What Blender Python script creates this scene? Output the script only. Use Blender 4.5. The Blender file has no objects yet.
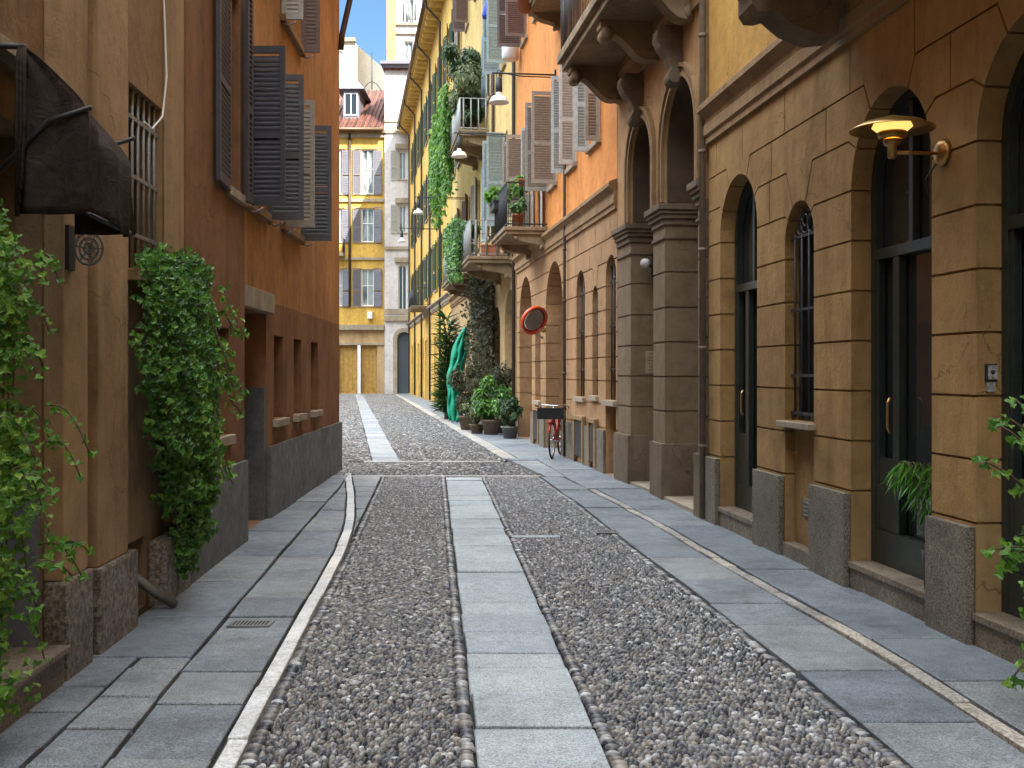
import bpy, bmesh, math, random
import numpy as np
from mathutils import Vector, Matrix
random.seed(7); rng = np.random.default_rng(7)
S = bpy.context.scene; C = S.collection
PI = math.pi
F = 1100.0; CH = 1.65; HY = 372.0          # focal length in pixels, eye height, horizon row
def Gd(py): return CH * F / (py - HY)
V = Vector

# ------------------------------------------------------------------ materials
def srgb(r, g, b):
    f = lambda c: (c/255/12.92) if c/255 <= .04045 else ((c/255+.055)/1.055)**2.4
    return (f(r), f(g), f(b), 1)
class NT:
    def __init__(s, name):
        s.m = bpy.data.materials.new(name); s.m.use_nodes = True
        s.t = s.m.node_tree; s.b = s.t.nodes['Principled BSDF']; s.l = s.t.links
    def n(s, ty, **kw):
        x = s.t.nodes.new(ty)
        for k, v in kw.items():
            if k in ('operation', 'blend_type', 'data_type', 'attribute_name', 'feature', 'distance', 'noise_dimensions', 'wave_type', 'bands_direction', 'interpolation_type'): setattr(x, k, v)
            else: x.inputs[k.replace('_', ' ')].default_value = v
        return x
    def link(s, a, b): s.l.new(a, b)
    def coord(s, scale=(1, 1, 1)):
        tc = s.n('ShaderNodeTexCoord'); mp = s.n('ShaderNodeMapping'); mp.inputs['Scale'].default_value = scale
        s.link(tc.outputs['Object'], mp.inputs['Vector']); return mp.outputs['Vector']
    def noise(s, scale, detail=6, rough=.6, co=None, dist=0):
        x = s.n('ShaderNodeTexNoise', Scale=scale, Detail=detail, Roughness=rough, Distortion=dist)
        s.link(co or s.coord(), x.inputs['Vector']); return x.outputs['Fac']
    def ramp(s, fac, stops):
        r = s.n('ShaderNodeValToRGB'); e = r.color_ramp.elements
        while len(e) < len(stops): e.new(.5)
        for i, (p, c) in enumerate(stops): e[i].position = p; e[i].color = c if len(c) == 4 else (*c, 1)
        s.link(fac, r.inputs['Fac']); return r.outputs['Color']
    def mix(s, fac, a, b, mode='MIX'):
        x = s.n('ShaderNodeMix', data_type='RGBA', blend_type=mode)
        for v, i in ((fac, 0), (a, 6), (b, 7)):
            if isinstance(v, (int, float)): x.inputs[i].default_value = v
            elif isinstance(v, tuple): x.inputs[i].default_value = v if len(v) == 4 else (*v, 1)
            else: s.link(v, x.inputs[i])
        return x.outputs[2]
    def math(s, op, a, b=0.0, c=0.0):
        x = s.n('ShaderNodeMath', operation=op)
        for v, i in ((a, 0), (b, 1), (c, 2)):
            if isinstance(v, (int, float)): x.inputs[i].default_value = v
            else: s.link(v, x.inputs[i])
        return x.outputs[0]
    def sep(s, axis='Z'):
        tc = s.n('ShaderNodeTexCoord'); x = s.n('ShaderNodeSeparateXYZ'); s.link(tc.outputs['Object'], x.inputs[0]); return x.outputs[axis]
    def bump(s, fac, strength=.3, dist=.01, prev=None):
        b = s.n('ShaderNodeBump', Strength=strength, Distance=dist); s.link(fac, b.inputs['Height'])
        if prev is not None: s.link(prev, b.inputs['Normal'])
        s.link(b.outputs[0], s.b.inputs['Normal']); return b.outputs[0]
    def out(s, col=None, rough=.8, metal=0, spec=None):
        if col is not None:
            if isinstance(col, tuple): s.b.inputs['Base Color'].default_value = col if len(col) == 4 else (*col, 1)
            else: s.link(col, s.b.inputs['Base Color'])
        if isinstance(rough, (int, float)): s.b.inputs['Roughness'].default_value = rough
        else: s.link(rough, s.b.inputs['Roughness'])
        s.b.inputs['Metallic'].default_value = metal
        if spec is not None: s.b.inputs['Specular IOR Level'].default_value = spec
        return s.m
def scl(c, k): return tuple(x*k for x in c[:3])

def stucco(name, col, lower=None, zb=2.3, var=.28, patch=None, stain=.35, dirt=.45, dz=1.1, fine=1.0, pt=.655):
    """lime plaster: large tone drift, vertical rain streaks, splash dirt, chips and trowel bump; a second paint below zb"""
    t = NT(name)
    n1 = t.noise(.9, 8, .62); n2 = t.noise(5, 9, .7); st = t.noise(1.0, 8, .72, t.coord((2.2, 2.2, .4)), .6)
    def tones(c):
        a = t.ramp(n1, [(.3, scl(c, 1-var)), (.5, c[:3]), (.72, scl(c, 1+var*.8))])
        return a
    base = tones(col)
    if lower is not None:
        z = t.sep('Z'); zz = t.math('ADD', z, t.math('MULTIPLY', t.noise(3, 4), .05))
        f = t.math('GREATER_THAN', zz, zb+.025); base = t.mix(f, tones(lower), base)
    m = t.ramp(n2, [(.28, (.62,)*3), (.5, (.97,)*3), (.75, (1.18,)*3)])
    base = t.mix(.7, base, m, 'MULTIPLY')
    sk = t.ramp(st, [(.34, (.4, .34, .28)), (.52, (.95, .94, .93)), (.7, (1.15, 1.13, 1.1))])
    base = t.mix(stain, base, sk, 'MULTIPLY')
    if dirt:
        z = t.sep('Z'); q = t.math('ADD', z, t.math('MULTIPLY', t.noise(2.2, 7, .7), 1.6))
        mr = t.n('ShaderNodeMapRange'); t.link(q, mr.inputs[0]); mr.inputs[1].default_value = .55; mr.inputs[2].default_value = .55+dz
        mr.inputs[3].default_value = dirt; mr.inputs[4].default_value = 0
        base = t.mix(mr.outputs[0], base, (.16, .13, .105))
    if patch is not None:
        p = t.ramp(t.noise(2.6, 10, .72), [(pt, (0, 0, 0)), (pt+.012, (1, 1, 1))]); base = t.mix(p, base, patch)
    dn = t.n('ShaderNodeTexNoise', Scale=2.5, Detail=5); cv = t.coord(); t.link(cv, dn.inputs['Vector'])
    va = t.n('ShaderNodeVectorMath', operation='MULTIPLY_ADD'); t.link(dn.outputs['Color'], va.inputs[0]); va.inputs[1].default_value = (.5, .5, .5); t.link(cv, va.inputs[2])
    vo = t.n('ShaderNodeTexVoronoi', feature='DISTANCE_TO_EDGE', Scale=.9); t.link(va.outputs[0], vo.inputs['Vector'])
    ck = t.math('MULTIPLY', t.math('LESS_THAN', vo.outputs['Distance'], .0035), t.math('GREATER_THAN', t.noise(.8, 2), .53))
    base = t.mix(t.math('MULTIPLY', ck, .55), base, scl(col, .3))
    pk = t.ramp(t.noise(17, 9, .8), [(.27, (.45, .42, .38)), (.34, (1, 1, 1)), (.72, (1, 1, 1)), (.78, (1.35, 1.3, 1.2))]); base = t.mix(.75, base, pk, 'MULTIPLY')
    b = t.bump(t.noise(38, 6, .7), .4*fine, .014); b = t.bump(t.noise(4, 5, .6), .45*fine, .035, b); t.bump(t.math('SUBTRACT', 1, ck), .4, .01, b)
    return t.out(base, .88, spec=.25)

def cloth_mat(name, col):
    t = NT(name); n = t.noise(7, 7, .7, None, 1.2)
    c = t.ramp(n, [(.3, scl(col, .6)), (.5, col), (.72, scl(col, 1.8))]); b = t.bump(t.noise(9, 5, .6, None, 1.5), .6, .03); t.bump(t.noise(160, 3), .4, .002, b)
    return t.out(c, .97, spec=.1)
def plain(name, col, rough=.6, metal=0, var=.25, sc=14, bump=.12):
    t = NT(name); n = t.noise(sc, 6, .65)
    c = t.ramp(n, [(.3, scl(col, 1-var)), (.55, col[:3]), (.75, scl(col, 1+var))])
    if bump: t.bump(n, bump, .004)
    return t.out(c, rough, metal)

def granite(name, a, b, c, rnd=True, rough=(.38, .72), big=.35, sc=110):
    t = NT(name)
    sp = t.ramp(t.noise(sc, 3, .75), [(.38, a), (.5, b), (.62, c)])
    bl = t.ramp(t.noise(1.6, 8, .68), [(.3, (1-big,)*3), (.55, (1, 1, 1)), (.75, (1+big*.5,)*3)])
    col = t.mix(1, sp, bl, 'MULTIPLY')
    bl2 = t.ramp(t.noise(12, 6, .75), [(.34, (.74, .72, .7)), (.55, (1, 1, 1))]); col = t.mix(.8, col, bl2, 'MULTIPLY')
    gs = t.ramp(t.noise(22, 2, .4), [(.24, (.55, .53, .5)), (.29, (1, 1, 1))]); col = t.mix(.8, col, gs, 'MULTIPLY')
    if rnd:
        at = t.n('ShaderNodeAttribute', attribute_name='rnd')
        tn = t.ramp(at.outputs['Fac'], [(0, (.78, .8, .84)), (.35, (.93, .94, .95)), (.7, (1.03, 1.02, 1.0)), (1, (1.18, 1.13, 1.05))])
        col = t.mix(1, col, tn, 'MULTIPLY')
    r = t.n('ShaderNodeMapRange'); t.link(t.noise(7, 6, .7), r.inputs[0]); r.inputs[1].default_value = .3; r.inputs[2].default_value = .7
    r.inputs[3].default_value = rough[0]; r.inputs[4].default_value = rough[1]
    b = t.bump(t.noise(90, 4, .7), .28, .004); t.bump(t.noise(6, 5, .6), .3, .01, b)
    return t.out(col, r.outputs[0], spec=.45)

def attr_mat(name, stops, rough=.6, spec=.4, fine=None, trans=0, bump=.0):
    t = NT(name); at = t.n('ShaderNodeAttribute', attribute_name='rnd')
    col = t.ramp(at.outputs['Fac'], stops)
    if fine: col = t.mix(fine, col, t.ramp(t.noise(60, 5, .7), [(.3, (.55,)*3), (.6, (1.15,)*3)]), 'MULTIPLY')
    if bump: t.bump(t.noise(120, 4), bump, .003)
    m = t.out(col, rough, spec=spec)
    if trans:
        tr = t.n('ShaderNodeBsdfTranslucent'); t.link(t.mix(1, col, (1.2, 1.3, .5), 'MULTIPLY'), tr.inputs['Color'])
        mx = t.n('ShaderNodeMixShader', Fac=trans); t.link(t.b.outputs[0], mx.inputs[1]); t.link(tr.outputs[0], mx.inputs[2])
        t.link(mx.outputs[0], t.t.nodes['Material Output'].inputs['Surface'])
    return m

M = {}
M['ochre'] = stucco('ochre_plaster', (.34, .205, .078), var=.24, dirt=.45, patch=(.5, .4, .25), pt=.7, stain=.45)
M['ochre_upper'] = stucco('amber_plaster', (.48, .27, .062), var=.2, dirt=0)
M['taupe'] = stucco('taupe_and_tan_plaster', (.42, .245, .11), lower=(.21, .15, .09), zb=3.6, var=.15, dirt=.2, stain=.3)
M['rose'] = stucco('rose_tan_plaster', (.4, .235, .115), var=.18, patch=(.5, .4, .28), pt=.7, dirt=.4)
M['orange'] = stucco('orange_plaster', (.68, .265, .07), var=.14, dirt=0, stain=.25)
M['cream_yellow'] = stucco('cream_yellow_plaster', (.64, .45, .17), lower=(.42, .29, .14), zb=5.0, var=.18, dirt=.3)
M['yellow'] = stucco('yellow_plaster', (.68, .43, .105), var=.22, dirt=.3, stain=.35)
M['far_yellow'] = stucco('golden_plaster', (.62, .385, .085), lower=(.48, .33, .17), zb=5.2, var=.2, dirt=.2, stain=.4)
M['white'] = stucco('white_plaster', (.62, .58, .56), var=.12, dirt=.2, stain=.25)
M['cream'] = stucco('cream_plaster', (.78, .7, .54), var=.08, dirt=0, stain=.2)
M['far_orange'] = stucco('far_orange_plaster', (.66, .38, .12), var=.1, dirt=0)
M['brown'] = stucco('brown_ochre_plaster', (.255, .162, .086), var=.32, dirt=.45, patch=(.2, .13, .08), stain=.5)
M['redbrown'] = stucco('red_brown_plaster', (.235, .115, .052), lower=(.2, .09, .042), zb=2.1, var=.22, dirt=.35, stain=.45)
M['burnt'] = stucco('burnt_orange_plaster', (.42, .205, .068), lower=(.25, .118, .05), zb=2.45, var=.25, dirt=.35, stain=.5)
M['pilaster'] = stucco('pale_ochre_plaster', (.34, .222, .118), var=.28, dirt=.4, patch=(.26, .17, .1), stain=.5)
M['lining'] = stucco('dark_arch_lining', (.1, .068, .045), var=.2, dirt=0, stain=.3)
M['trim'] = stucco('weathered_cornice', (.3, .19, .095), var=.2, dirt=0, stain=.55)
M['trim_pale'] = stucco('pale_stone_trim', (.36, .3, .22), var=.2, dirt=0, stain=.45)
M['balcony_stone'] = stucco('balcony_stone', (.27, .2, .12), var=.25, dirt=0, stain=.6)
M['dark_stone'] = stucco('dark_carved_stone', (.17, .125, .082), var=.3, dirt=0, stain=.5)
M['plinth'] = granite('grey_granite_plinth', (.06, .062, .066), (.12, .12, .12), (.19, .185, .18), rnd=False, sc=120, big=.5)
M['block'] = granite('speckled_granite_block', (.06, .048, .035), (.16, .135, .1), (.3, .26, .19), rnd=False, sc=85, big=.4)
M['step'] = granite('brown_step_stone', (.1, .075, .05), (.2, .155, .105), (.29, .235, .17), rnd=False, sc=60, big=.5)
M['oldstone'] = granite('eroded_old_stone', (.08, .06, .045), (.2, .16, .12), (.32, .28, .22), rnd=False, sc=30, big=.6)
M['slab'] = granite('blue_grey_granite', (.09, .108, .128), (.19, .215, .238), (.33, .352, .37), big=.45)
M['slab_mid'] = granite('pale_granite_track', (.19, .225, .25), (.37, .42, .445), (.56, .59, .6), big=.28)
M['slab_far'] = granite('worn_granite_track', (.12, .13, .14), (.25, .27, .28), (.38, .39, .39), big=.3)
M['marble'] = granite('worn_white_marble', (.5, .5, .49), (.74, .74, .72), (.85, .84, .82), big=.3, sc=60)
M['marble_warm'] = granite('worn_beige_marble', (.22, .2, .175), (.4, .365, .32), (.58, .55, .49), big=.5, sc=40)
M['mortar'] = plain('dark_mortar', (.03, .028, .026), .95, var=.4, sc=25, bump=.6)
M['pebble'] = attr_mat('river_pebbles', [(0, (.02, .022, .028)), (.24, (.07, .075, .086)), (.42, (.19, .17, .145)), (.56, (.13, .14, .158)), (.7, (.29, .26, .22)), (.84, (.36, .365, .37)), (1, (.68, .68, .66))], rough=.42, spec=.5, fine=.6, bump=.2)
M['navy'] = plain('navy_slate_paint', (.046, .046, .058), .5, var=.25)
M['charcoal'] = plain('charcoal_paint', (.075, .07, .08), .55)
M['grey_shutter'] = plain('grey_beige_paint', (.3, .265, .22), .6)
M['light_shutter'] = plain('pale_grey_paint', (.42, .42, .39), .6)
M['blue_shutter'] = plain('grey_blue_paint', (.3, .37, .38), .6)
M['mauve_shutter'] = plain('mauve_brown_paint', (.15, .1, .085), .6)
M['slate_shutter'] = plain('slate_paint', (.15, .145, .17), .6)
M['green_shutter'] = plain('dark_green_paint', (.03, .06, .035), .6)
M['black_wood'] = plain('black_green_wood', (.022, .03, .027), .35, var=.4, bump=.05)
M['brown_wood'] = plain('brown_wood', (.07, .042, .025), .5, var=.35)
M['ochre_wood'] = plain('ochre_wood', (.42, .24, .05), .6, var=.4, sc=4)
M['blue_wood'] = plain('blue_grey_wood', (.06, .08, .1), .5)
M['iron'] = plain('dark_iron', (.03, .03, .032), .55, .3)
M['grey_iron'] = plain('grey_iron', (.24, .24, .23), .55, .2)
M['pipe'] = plain('brown_copper_pipe', (.085, .06, .045), .5, .5)
M['wall_pipe'] = plain('taupe_pipe', (.17, .13, .09), .75)
M['grey_pipe'] = plain('grey_pipe', (.16, .145, .13), .55, .4)
M['cloth'] = cloth_mat('black_brown_canvas', (.034, .026, .022))
M['brass'] = plain('brass', (.46, .27, .09), .35, .85, var=.2, sc=30)
M['white_enamel'] = plain('white_enamel', (.75, .72, .7), .35, var=.06)
M['terracotta'] = plain('terracotta', (.34, .12, .055), .8)
M['white_paint'] = plain('white_paint', (.72, .71, .68), .55, var=.08)
M['orange_plastic'] = plain('orange_red_plastic', (.62, .07, .02), .35, var=.08)
M['red_paint'] = plain('red_paint', (.42, .02, .02), .3, var=.1)
M['black_rubber'] = plain('black_rubber', (.015, .015, .015), .7)
M['chrome'] = plain('chrome', (.6, .6, .6), .2, 1, var=.1)
M['net'] = plain('green_netting', (.0, .27, .15), .7, var=.35, sc=20, bump=.5)
M['blue_cloth'] = plain('blue_cloth', (.01, .06, .42), .6)
M['stem'] = plain('woody_stem', (.09, .06, .035), .85)
M['gutter'] = plain('brown_gutter', (.13, .085, .05), .5, .3)
M['soffit'] = stucco('yellow_soffit', (.66, .48, .16), var=.15, dirt=0)
M['box_black'] = plain('black_plastic', (.012, .012, .013), .5)
g = NT('window_glass'); g.bump(g.noise(1.2, 2), .05, .02); M['glass'] = g.out((.02, .024, .026), .04, spec=.8)
g = NT('curtained_glass'); M['glass_pale'] = g.out(g.ramp(g.noise(2.5, 3, co=g.coord((1, 1, .2))), [(.35, (.05, .06, .06)), (.5, (.3, .32, .3)), (.65, (.12, .14, .14))]), .08, spec=.8)
g = NT('mirror_glass'); M['mirror'] = g.out((.75, .78, .8), .03, 1)
t = NT('roof_tiles')
w = t.n('ShaderNodeTexWave', wave_type='BANDS', bands_direction='X', Scale=.55, Distortion=1.0); t.link(t.coord(), w.inputs['Vector'])
w.inputs['Detail'].default_value = 2
M['tiles'] = t.out(t.mix(.8, t.ramp(t.noise(1.2, 7, .7), [(.3, (.045, .014, .009)), (.5, (.095, .028, .016)), (.7, (.15, .065, .038))]), t.ramp(w.outputs['Fac'], [(.2, (.45,)*3), (.6, (1.1,)*3)]), 'MULTIPLY'), .85)
LEAF = [(0, (.014, .05, .01)), (.3, (.04, .13, .02)), (.6, (.09, .24, .035)), (.85, (.18, .37, .06)), (.97, (.32, .48, .1)), (1, (.34, .26, .08))]
M['ivy'] = attr_mat('ivy_leaves', LEAF, .38, .5, trans=.3)
M['ivy_bright'] = attr_mat('bright_leaves', [(0, (.03, .1, .012)), (.5, (.1, .24, .03)), (1, (.3, .45, .07))], .45, .4, trans=.35)
M['dark_leaf'] = attr_mat('dark_leaves', [(0, (.01, .03, .01)), (.6, (.03, .075, .02)), (1, (.09, .16, .04))], .45, .4, trans=.2)
M['olive_leaf'] = attr_mat('olive_leaves', [(0, (.04, .06, .03)), (.5, (.12, .15, .07)), (1, (.38, .36, .22))], .6, .3, trans=.25)
M['brown_leaf'] = attr_mat('brown_green_leaves', [(0, (.02, .022, .01)), (.6, (.06, .06, .025)), (1, (.13, .11, .05))], .6, .3, trans=.2)
t = NT('lamp_glow'); t.b.inputs['Emission Color'].default_value = (1, .62, .16, 1); t.b.inputs['Emission Strength'].default_value = .16
M['glow'] = t.out((.9, .7, .3), .4)

# ------------------------------------------------------------------ frames on walls
class Fr:
    """a wall plane: O + u*U + w*N ; u is the metre mark along the wall, w points into the street"""
    def __init__(s, O, U, N): s.O = V(O); s.U = V(U); s.N = V(N).normalized()
    def pt(s, u, z, w=0): return s.O + s.U*u + s.N*w + V((0, 0, z))
    def d(s, px): return s.O.x/((px-512)/F - s.U.x)
def side(a, b, right=True):
    k = -1 if right else 1
    return Fr((a, 0, 0), (b, 1, 0), (k, -k*b, 0))
RA = side(3.513, -.107); RC = side(3.887, -.132); RE = side(3.936, -.1337); RD = side(4.825, -.1515)
L1 = side(-2.21, -.0404, False); L3 = side(-2.444, -.0256, False)

# ------------------------------------------------------------------ mesh builder
class MB:
    def __init__(s): s.v = []; s.f = []; s.sm = []
    def add(s, vs, fs, smooth=False):
        k = len(s.v); s.v += [tuple(p) for p in vs]; s.f += [tuple(i+k for i in f) for f in fs]; s.sm += [smooth]*len(fs); return s
    BF = [(0, 1, 3, 2), (4, 6, 7, 5), (0, 4, 5, 1), (2, 3, 7, 6), (0, 2, 6, 4), (1, 5, 7, 3)]
    def hexa(s, p): return s.add(p, MB.BF)
    def fbox(s, fr, u0, u1, z0, z1, w0, w1):
        return s.hexa([fr.pt(u, z, w) for u in (u0, u1) for z in (z0, z1) for w in (w0, w1)])
    def box(s, x0, x1, y0, y1, z0, z1): return s.hexa([(x, y, z) for x in (x0, x1) for y in (y0, y1) for z in (z0, z1)])
    def obox(s, o, a, b, c):
        o, a, b, c = V(o), V(a), V(b), V(c)
        return s.hexa([o+a*i+b*j+c*k for i in (0, 1) for j in (0, 1) for k in (0, 1)])
    def tube(s, pts, r, n=8, rs=None, cyc=False):
        pts = [V(p) for p in pts]; m = len(pts); vs = []; fs = []; up = None
        for i, p in enumerate(pts):
            a = pts[(i-1) % m] if (i or cyc) else p; b = pts[(i+1) % m] if (i < m-1 or cyc) else p
            t = (b-a).normalized() if (b-a).length > 1e-9 else V((0, 0, 1))
            if up is None: up = V((0, 0, 1)) if abs(t.z) < .9 else V((1, 0, 0))
            x = t.cross(up).normalized(); y = x.cross(t).normalized(); up = y
            rr = rs[i] if rs else r
            vs += [p + x*math.cos(2*PI*j/n)*rr + y*math.sin(2*PI*j/n)*rr for j in range(n)]
        for i in range(m if cyc else m-1):
            q = (i+1) % m
            fs += [(i*n+j, i*n+(j+1) % n, q*n+(j+1) % n, q*n+j) for j in range(n)]
        if not cyc: fs += [tuple(range(n))[::-1], tuple(range((m-1)*n, m*n))]
        return s.add(vs, fs, True)
    def lathe(s, c, prof, n=28, ax=None):
        """prof: list of (r, h) around axis ax through c"""
        c = V(c); ax = V(ax or (0, 0, 1)).normalized(); h = V((1, 0, 0)) if abs(ax.x) < .9 else V((0, 1, 0))
        x = ax.cross(h).normalized(); y = ax.cross(x)
        vs = [c + ax*hh + (x*math.cos(2*PI*j/n) + y*math.sin(2*PI*j/n))*max(r, 1e-4) for r, hh in prof for j in range(n)]
        fs = [(i*n+j, i*n+(j+1) % n, (i+1)*n+(j+1) % n, (i+1)*n+j) for i in range(len(prof)-1) for j in range(n)]
        return s.add(vs, fs, True)
    def prof(s, fr, pts, u0, u1):
        """closed profile of (w, z) points swept along the wall from u0 to u1"""
        n = len(pts); vs = [fr.pt(u0, z, w) for w, z in pts] + [fr.pt(u1, z, w) for w, z in pts]
        fs = [(i, (i+1) % n, n+(i+1) % n, n+i) for i in range(n)] + [tuple(range(n))[::-1], tuple(range(n, 2*n))]
        return s.add(vs, fs)
    def archband(s, fr, uc, zs, r0, r1, zb, w0, w1, n=20, closed=False):
        """an arch-shaped band between radii r0<r1 with straight legs to zb"""
        a = [(uc-r0, zb)] + [(uc-r0*math.cos(PI*i/n), zs+r0*math.sin(PI*i/n)) for i in range(n+1)] + [(uc+r0, zb)]
        b = [(uc-r1, zb)] + [(uc-r1*math.cos(PI*i/n), zs+r1*math.sin(PI*i/n)) for i in range(n+1)] + [(uc+r1, zb)]
        m = len(a); vs = [fr.pt(u, z, w) for w in (w0, w1) for L in (a, b) for u, z in L]
        fs = []
        for i in range(m-1):
            fs += [(i, i+1, m+i+1, m+i), (2*m+i, 3*m+i, 3*m+i+1, 2*m+i+1), (i, 2*m+i, 2*m+i+1, i+1), (m+i, m+i+1, 3*m+i+1, 3*m+i)]
        fs += [(0, m, 3*m, 2*m), (m-1, 3*m-1, 4*m-1, 2*m-1)]
        return s.add(vs, fs)
    def build(s, name, mat, parent=None, bevel=0, fix=True):
        me = bpy.data.meshes.new(name); me.from_pydata(s.v, [], s.f)
        me.polygons.foreach_set('use_smooth', s.sm)
        if fix:
            bm = bmesh.new(); bm.from_mesh(me); bmesh.ops.recalc_face_normals(bm, faces=bm.faces)
            if bevel:
                es = [e for e in bm.edges if len(e.link_faces) == 2 and e.calc_face_angle(0) > .6]
                bmesh.ops.bevel(bm, geom=es, offset=bevel, segments=2, affect='EDGES', profile=.6, clamp_overlap=True)
            bm.to_mesh(me); bm.free()
        return link(name, me, mat, parent)
def link(name, me, mat, parent=None):
    o = bpy.data.objects.new(name, me); C.objects.link(o)
    if mat: me.materials.append(M[mat] if isinstance(mat, str) else mat)
    if parent:
        o.parent = parent; p = V((0, 0, 0)); q = parent
        while q: p += q.location; q = q.parent
        o.location = -p
    return o
def tag(o, label, cat, group=None, kind=None):
    if label: o['label'] = label
    if cat: o['category'] = cat
    if group: o['group'] = group
    if kind: o['kind'] = kind
    return o
def thing(name, label, cat, loc, group=None):
    o = bpy.data.objects.new(name, None); C.objects.link(o); o.location = loc; o.empty_display_size = .2
    return tag(o, label, cat, group)

# ------------------------------------------------------------------ walls with real openings and cut grooves
def opening_pts(u0, u1, z0, z1, arch, n=16):
    if not arch: return [(u0, z0), (u1, z0), (u1, z1), (u0, z1)]
    r = (u1-u0)/2; uc = (u0+u1)/2; zs = z1-r
    return [(u0, z0), (u1, z0)] + [(uc+r*math.cos(PI*i/n), zs+r*math.sin(PI*i/n)) for i in range(n+1)]
def wall(fr, u0, u1, z0, z1, t, ops, mat, parent, name='wall', cutters=None, w=0):
    bm = bmesh.new()
    def loop(pts):
        vs = [bm.verts.new((a, b, 0)) for a, b in pts]
        for i in range(len(vs)): bm.edges.new((vs[i], vs[(i+1) % len(vs)]))
    loop([(u0, z0), (u1, z0), (u1, z1), (u0, z1)])
    for o in ops: loop(opening_pts(*o))
    bmesh.ops.triangle_fill(bm, use_beauty=True, edges=bm.edges[:])
    r = bmesh.ops.extrude_face_region(bm, geom=bm.faces[:])
    bmesh.ops.translate(bm, verts=[v for v in r['geom'] if isinstance(v, bmesh.types.BMVert)], vec=(0, 0, -t))
    bmesh.ops.recalc_face_normals(bm, faces=bm.faces)
    me = bpy.data.meshes.new(name); bm.to_mesh(me); bm.free()
    if cutters and cutters.f:
        a = bpy.data.objects.new('tmp_a', me); C.objects.link(a)
        cm = bpy.data.meshes.new('tmp_c'); cm.from_pydata(cutters.v, [], cutters.f)
        b2 = bmesh.new(); b2.from_mesh(cm); bmesh.ops.recalc_face_normals(b2, faces=b2.faces); b2.to_mesh(cm); b2.free()
        b = bpy.data.objects.new('tmp_b', cm); C.objects.link(b)
        md = a.modifiers.new('cut', 'BOOLEAN'); md.operation = 'DIFFERENCE'; md.solver = 'EXACT'; md.use_self = True; md.object = b
        dg = bpy.context.evaluated_depsgraph_get(); me2 = bpy.data.meshes.new_from_object(a.evaluated_get(dg))
        bpy.data.objects.remove(a); bpy.data.objects.remove(b); bpy.data.meshes.remove(cm)
        if len(me2.polygons) > len(me.polygons): me = me2
    me.name = name
    n = len(me.vertices); co = np.empty(n*3); me.vertices.foreach_get('co', co); co = co.reshape(n, 3)
    O, U, N = (np.array(x) for x in (fr.O, fr.U, fr.N))
    W = O + co[:, :1]*U + (co[:, 2:3]+w)*N; W[:, 2] += co[:, 1]
    me.vertices.foreach_set('co', W.ravel()); me.update()
    bm = bmesh.new(); bm.from_mesh(me); bmesh.ops.recalc_face_normals(bm, faces=bm.faces)
    for f in bm.faces: f.smooth = False
    bm.to_mesh(me); bm.free()
    return link(name, me, mat, parent)
LF = Fr((0, 0, 0), (1, 0, 0), (0, 0, 1))
class Loc:      # local frame used by the groove cutters: x=u, y=z, z=w
    @staticmethod
    def pt(u, z, w): return V((u, z, w))
def grooves(u0, u1, t, ops, hz, radial, verts, dep=.02, th=.02):
    """hz: heights of the courses; radial: {opening index: [(z, angle deg)]}; verts: [(u, zlo, zhi)]"""
    c = MB(); f = Loc; e = 0
    for z in hz:
        cuts = []
        for i, o in enumerate(ops):
            a0, a1, b0, b1, ar = o
            if not ar:
                if b0 < z < b1: c.fbox(f, a0-dep*.8, a1+dep*.8, z-th/2, z+th/2, -t-.01, .013)
                continue
            r = (a1-a0)/2; uc = (a0+a1)/2; zs = b1-r
            if b0 < z <= zs+.02: c.fbox(f, a0-dep*.8, a1+dep*.8, z-th/2, z+th/2, -t-.01, .013)
            elif z > zs:
                for zz, an in radial.get(i, []):
                    if abs(zz-z) < .02:
                        R = (z-zs)/math.sin(math.radians(an)); hw = R*math.cos(math.radians(an)); cuts.append((uc-hw, uc+hw))
                        for sg in (-1, 1):
                            dx, dy = sg*math.cos(math.radians(an)), math.sin(math.radians(an))
                            for ra, rb, wa, wb in ((r-.04, R+.004, -dep, .0115), (r-.05, r+dep*.8, -t-.012, .012)):
                                p = V((uc, zs, 0)); q = V((-dy, dx, 0))*th/2; e += 1e-4
                                c.hexa([p+V((dx, dy, 0))*rr+q*s2+V((0, 0, ww)) for rr in (ra, rb) for s2 in (-1, 1) for ww in (wa-e, wb+e)])
        segs = [(u0-.05, u1+.05)]
        for a, b in cuts:
            ns = []
            for s0, s1 in segs:
                if b < s0 or a > s1: ns.append((s0, s1))
                else:
                    if a > s0: ns.append((s0, a))
                    if b < s1: ns.append((b, s1))
            segs = ns
        for a, b in segs: c.fbox(f, a, b, z-th/2, z+th/2, -dep, .01)
    for u, a, b in verts: c.fbox(f, u-th/2, u+th/2, a, b, -dep+.0007, .0107)
    return c

def body(fr, u0, u1, z1, t, parent, depth=8, mat='trim', roofmat='tiles'):
    """roof slab, end walls and rear wall closing a house behind its street front"""
    m = MB(); m.fbox(fr, u0+.003, u1-.003, -.3, z1-.003, -depth, -depth+.3); m.fbox(fr, u0+.003, u0+.25, -.3, z1-.003, -depth+.303, -t-.003); m.fbox(fr, u1-.25, u1-.003, -.3, z1-.003, -depth+.303, -t-.003)
    m.build('rear_wall', mat, parent)
    MB().fbox(fr, u0-.002, u1+.002, z1+.002, z1+.25, -depth-.3, .35).build('roof', roofmat, parent)

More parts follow.
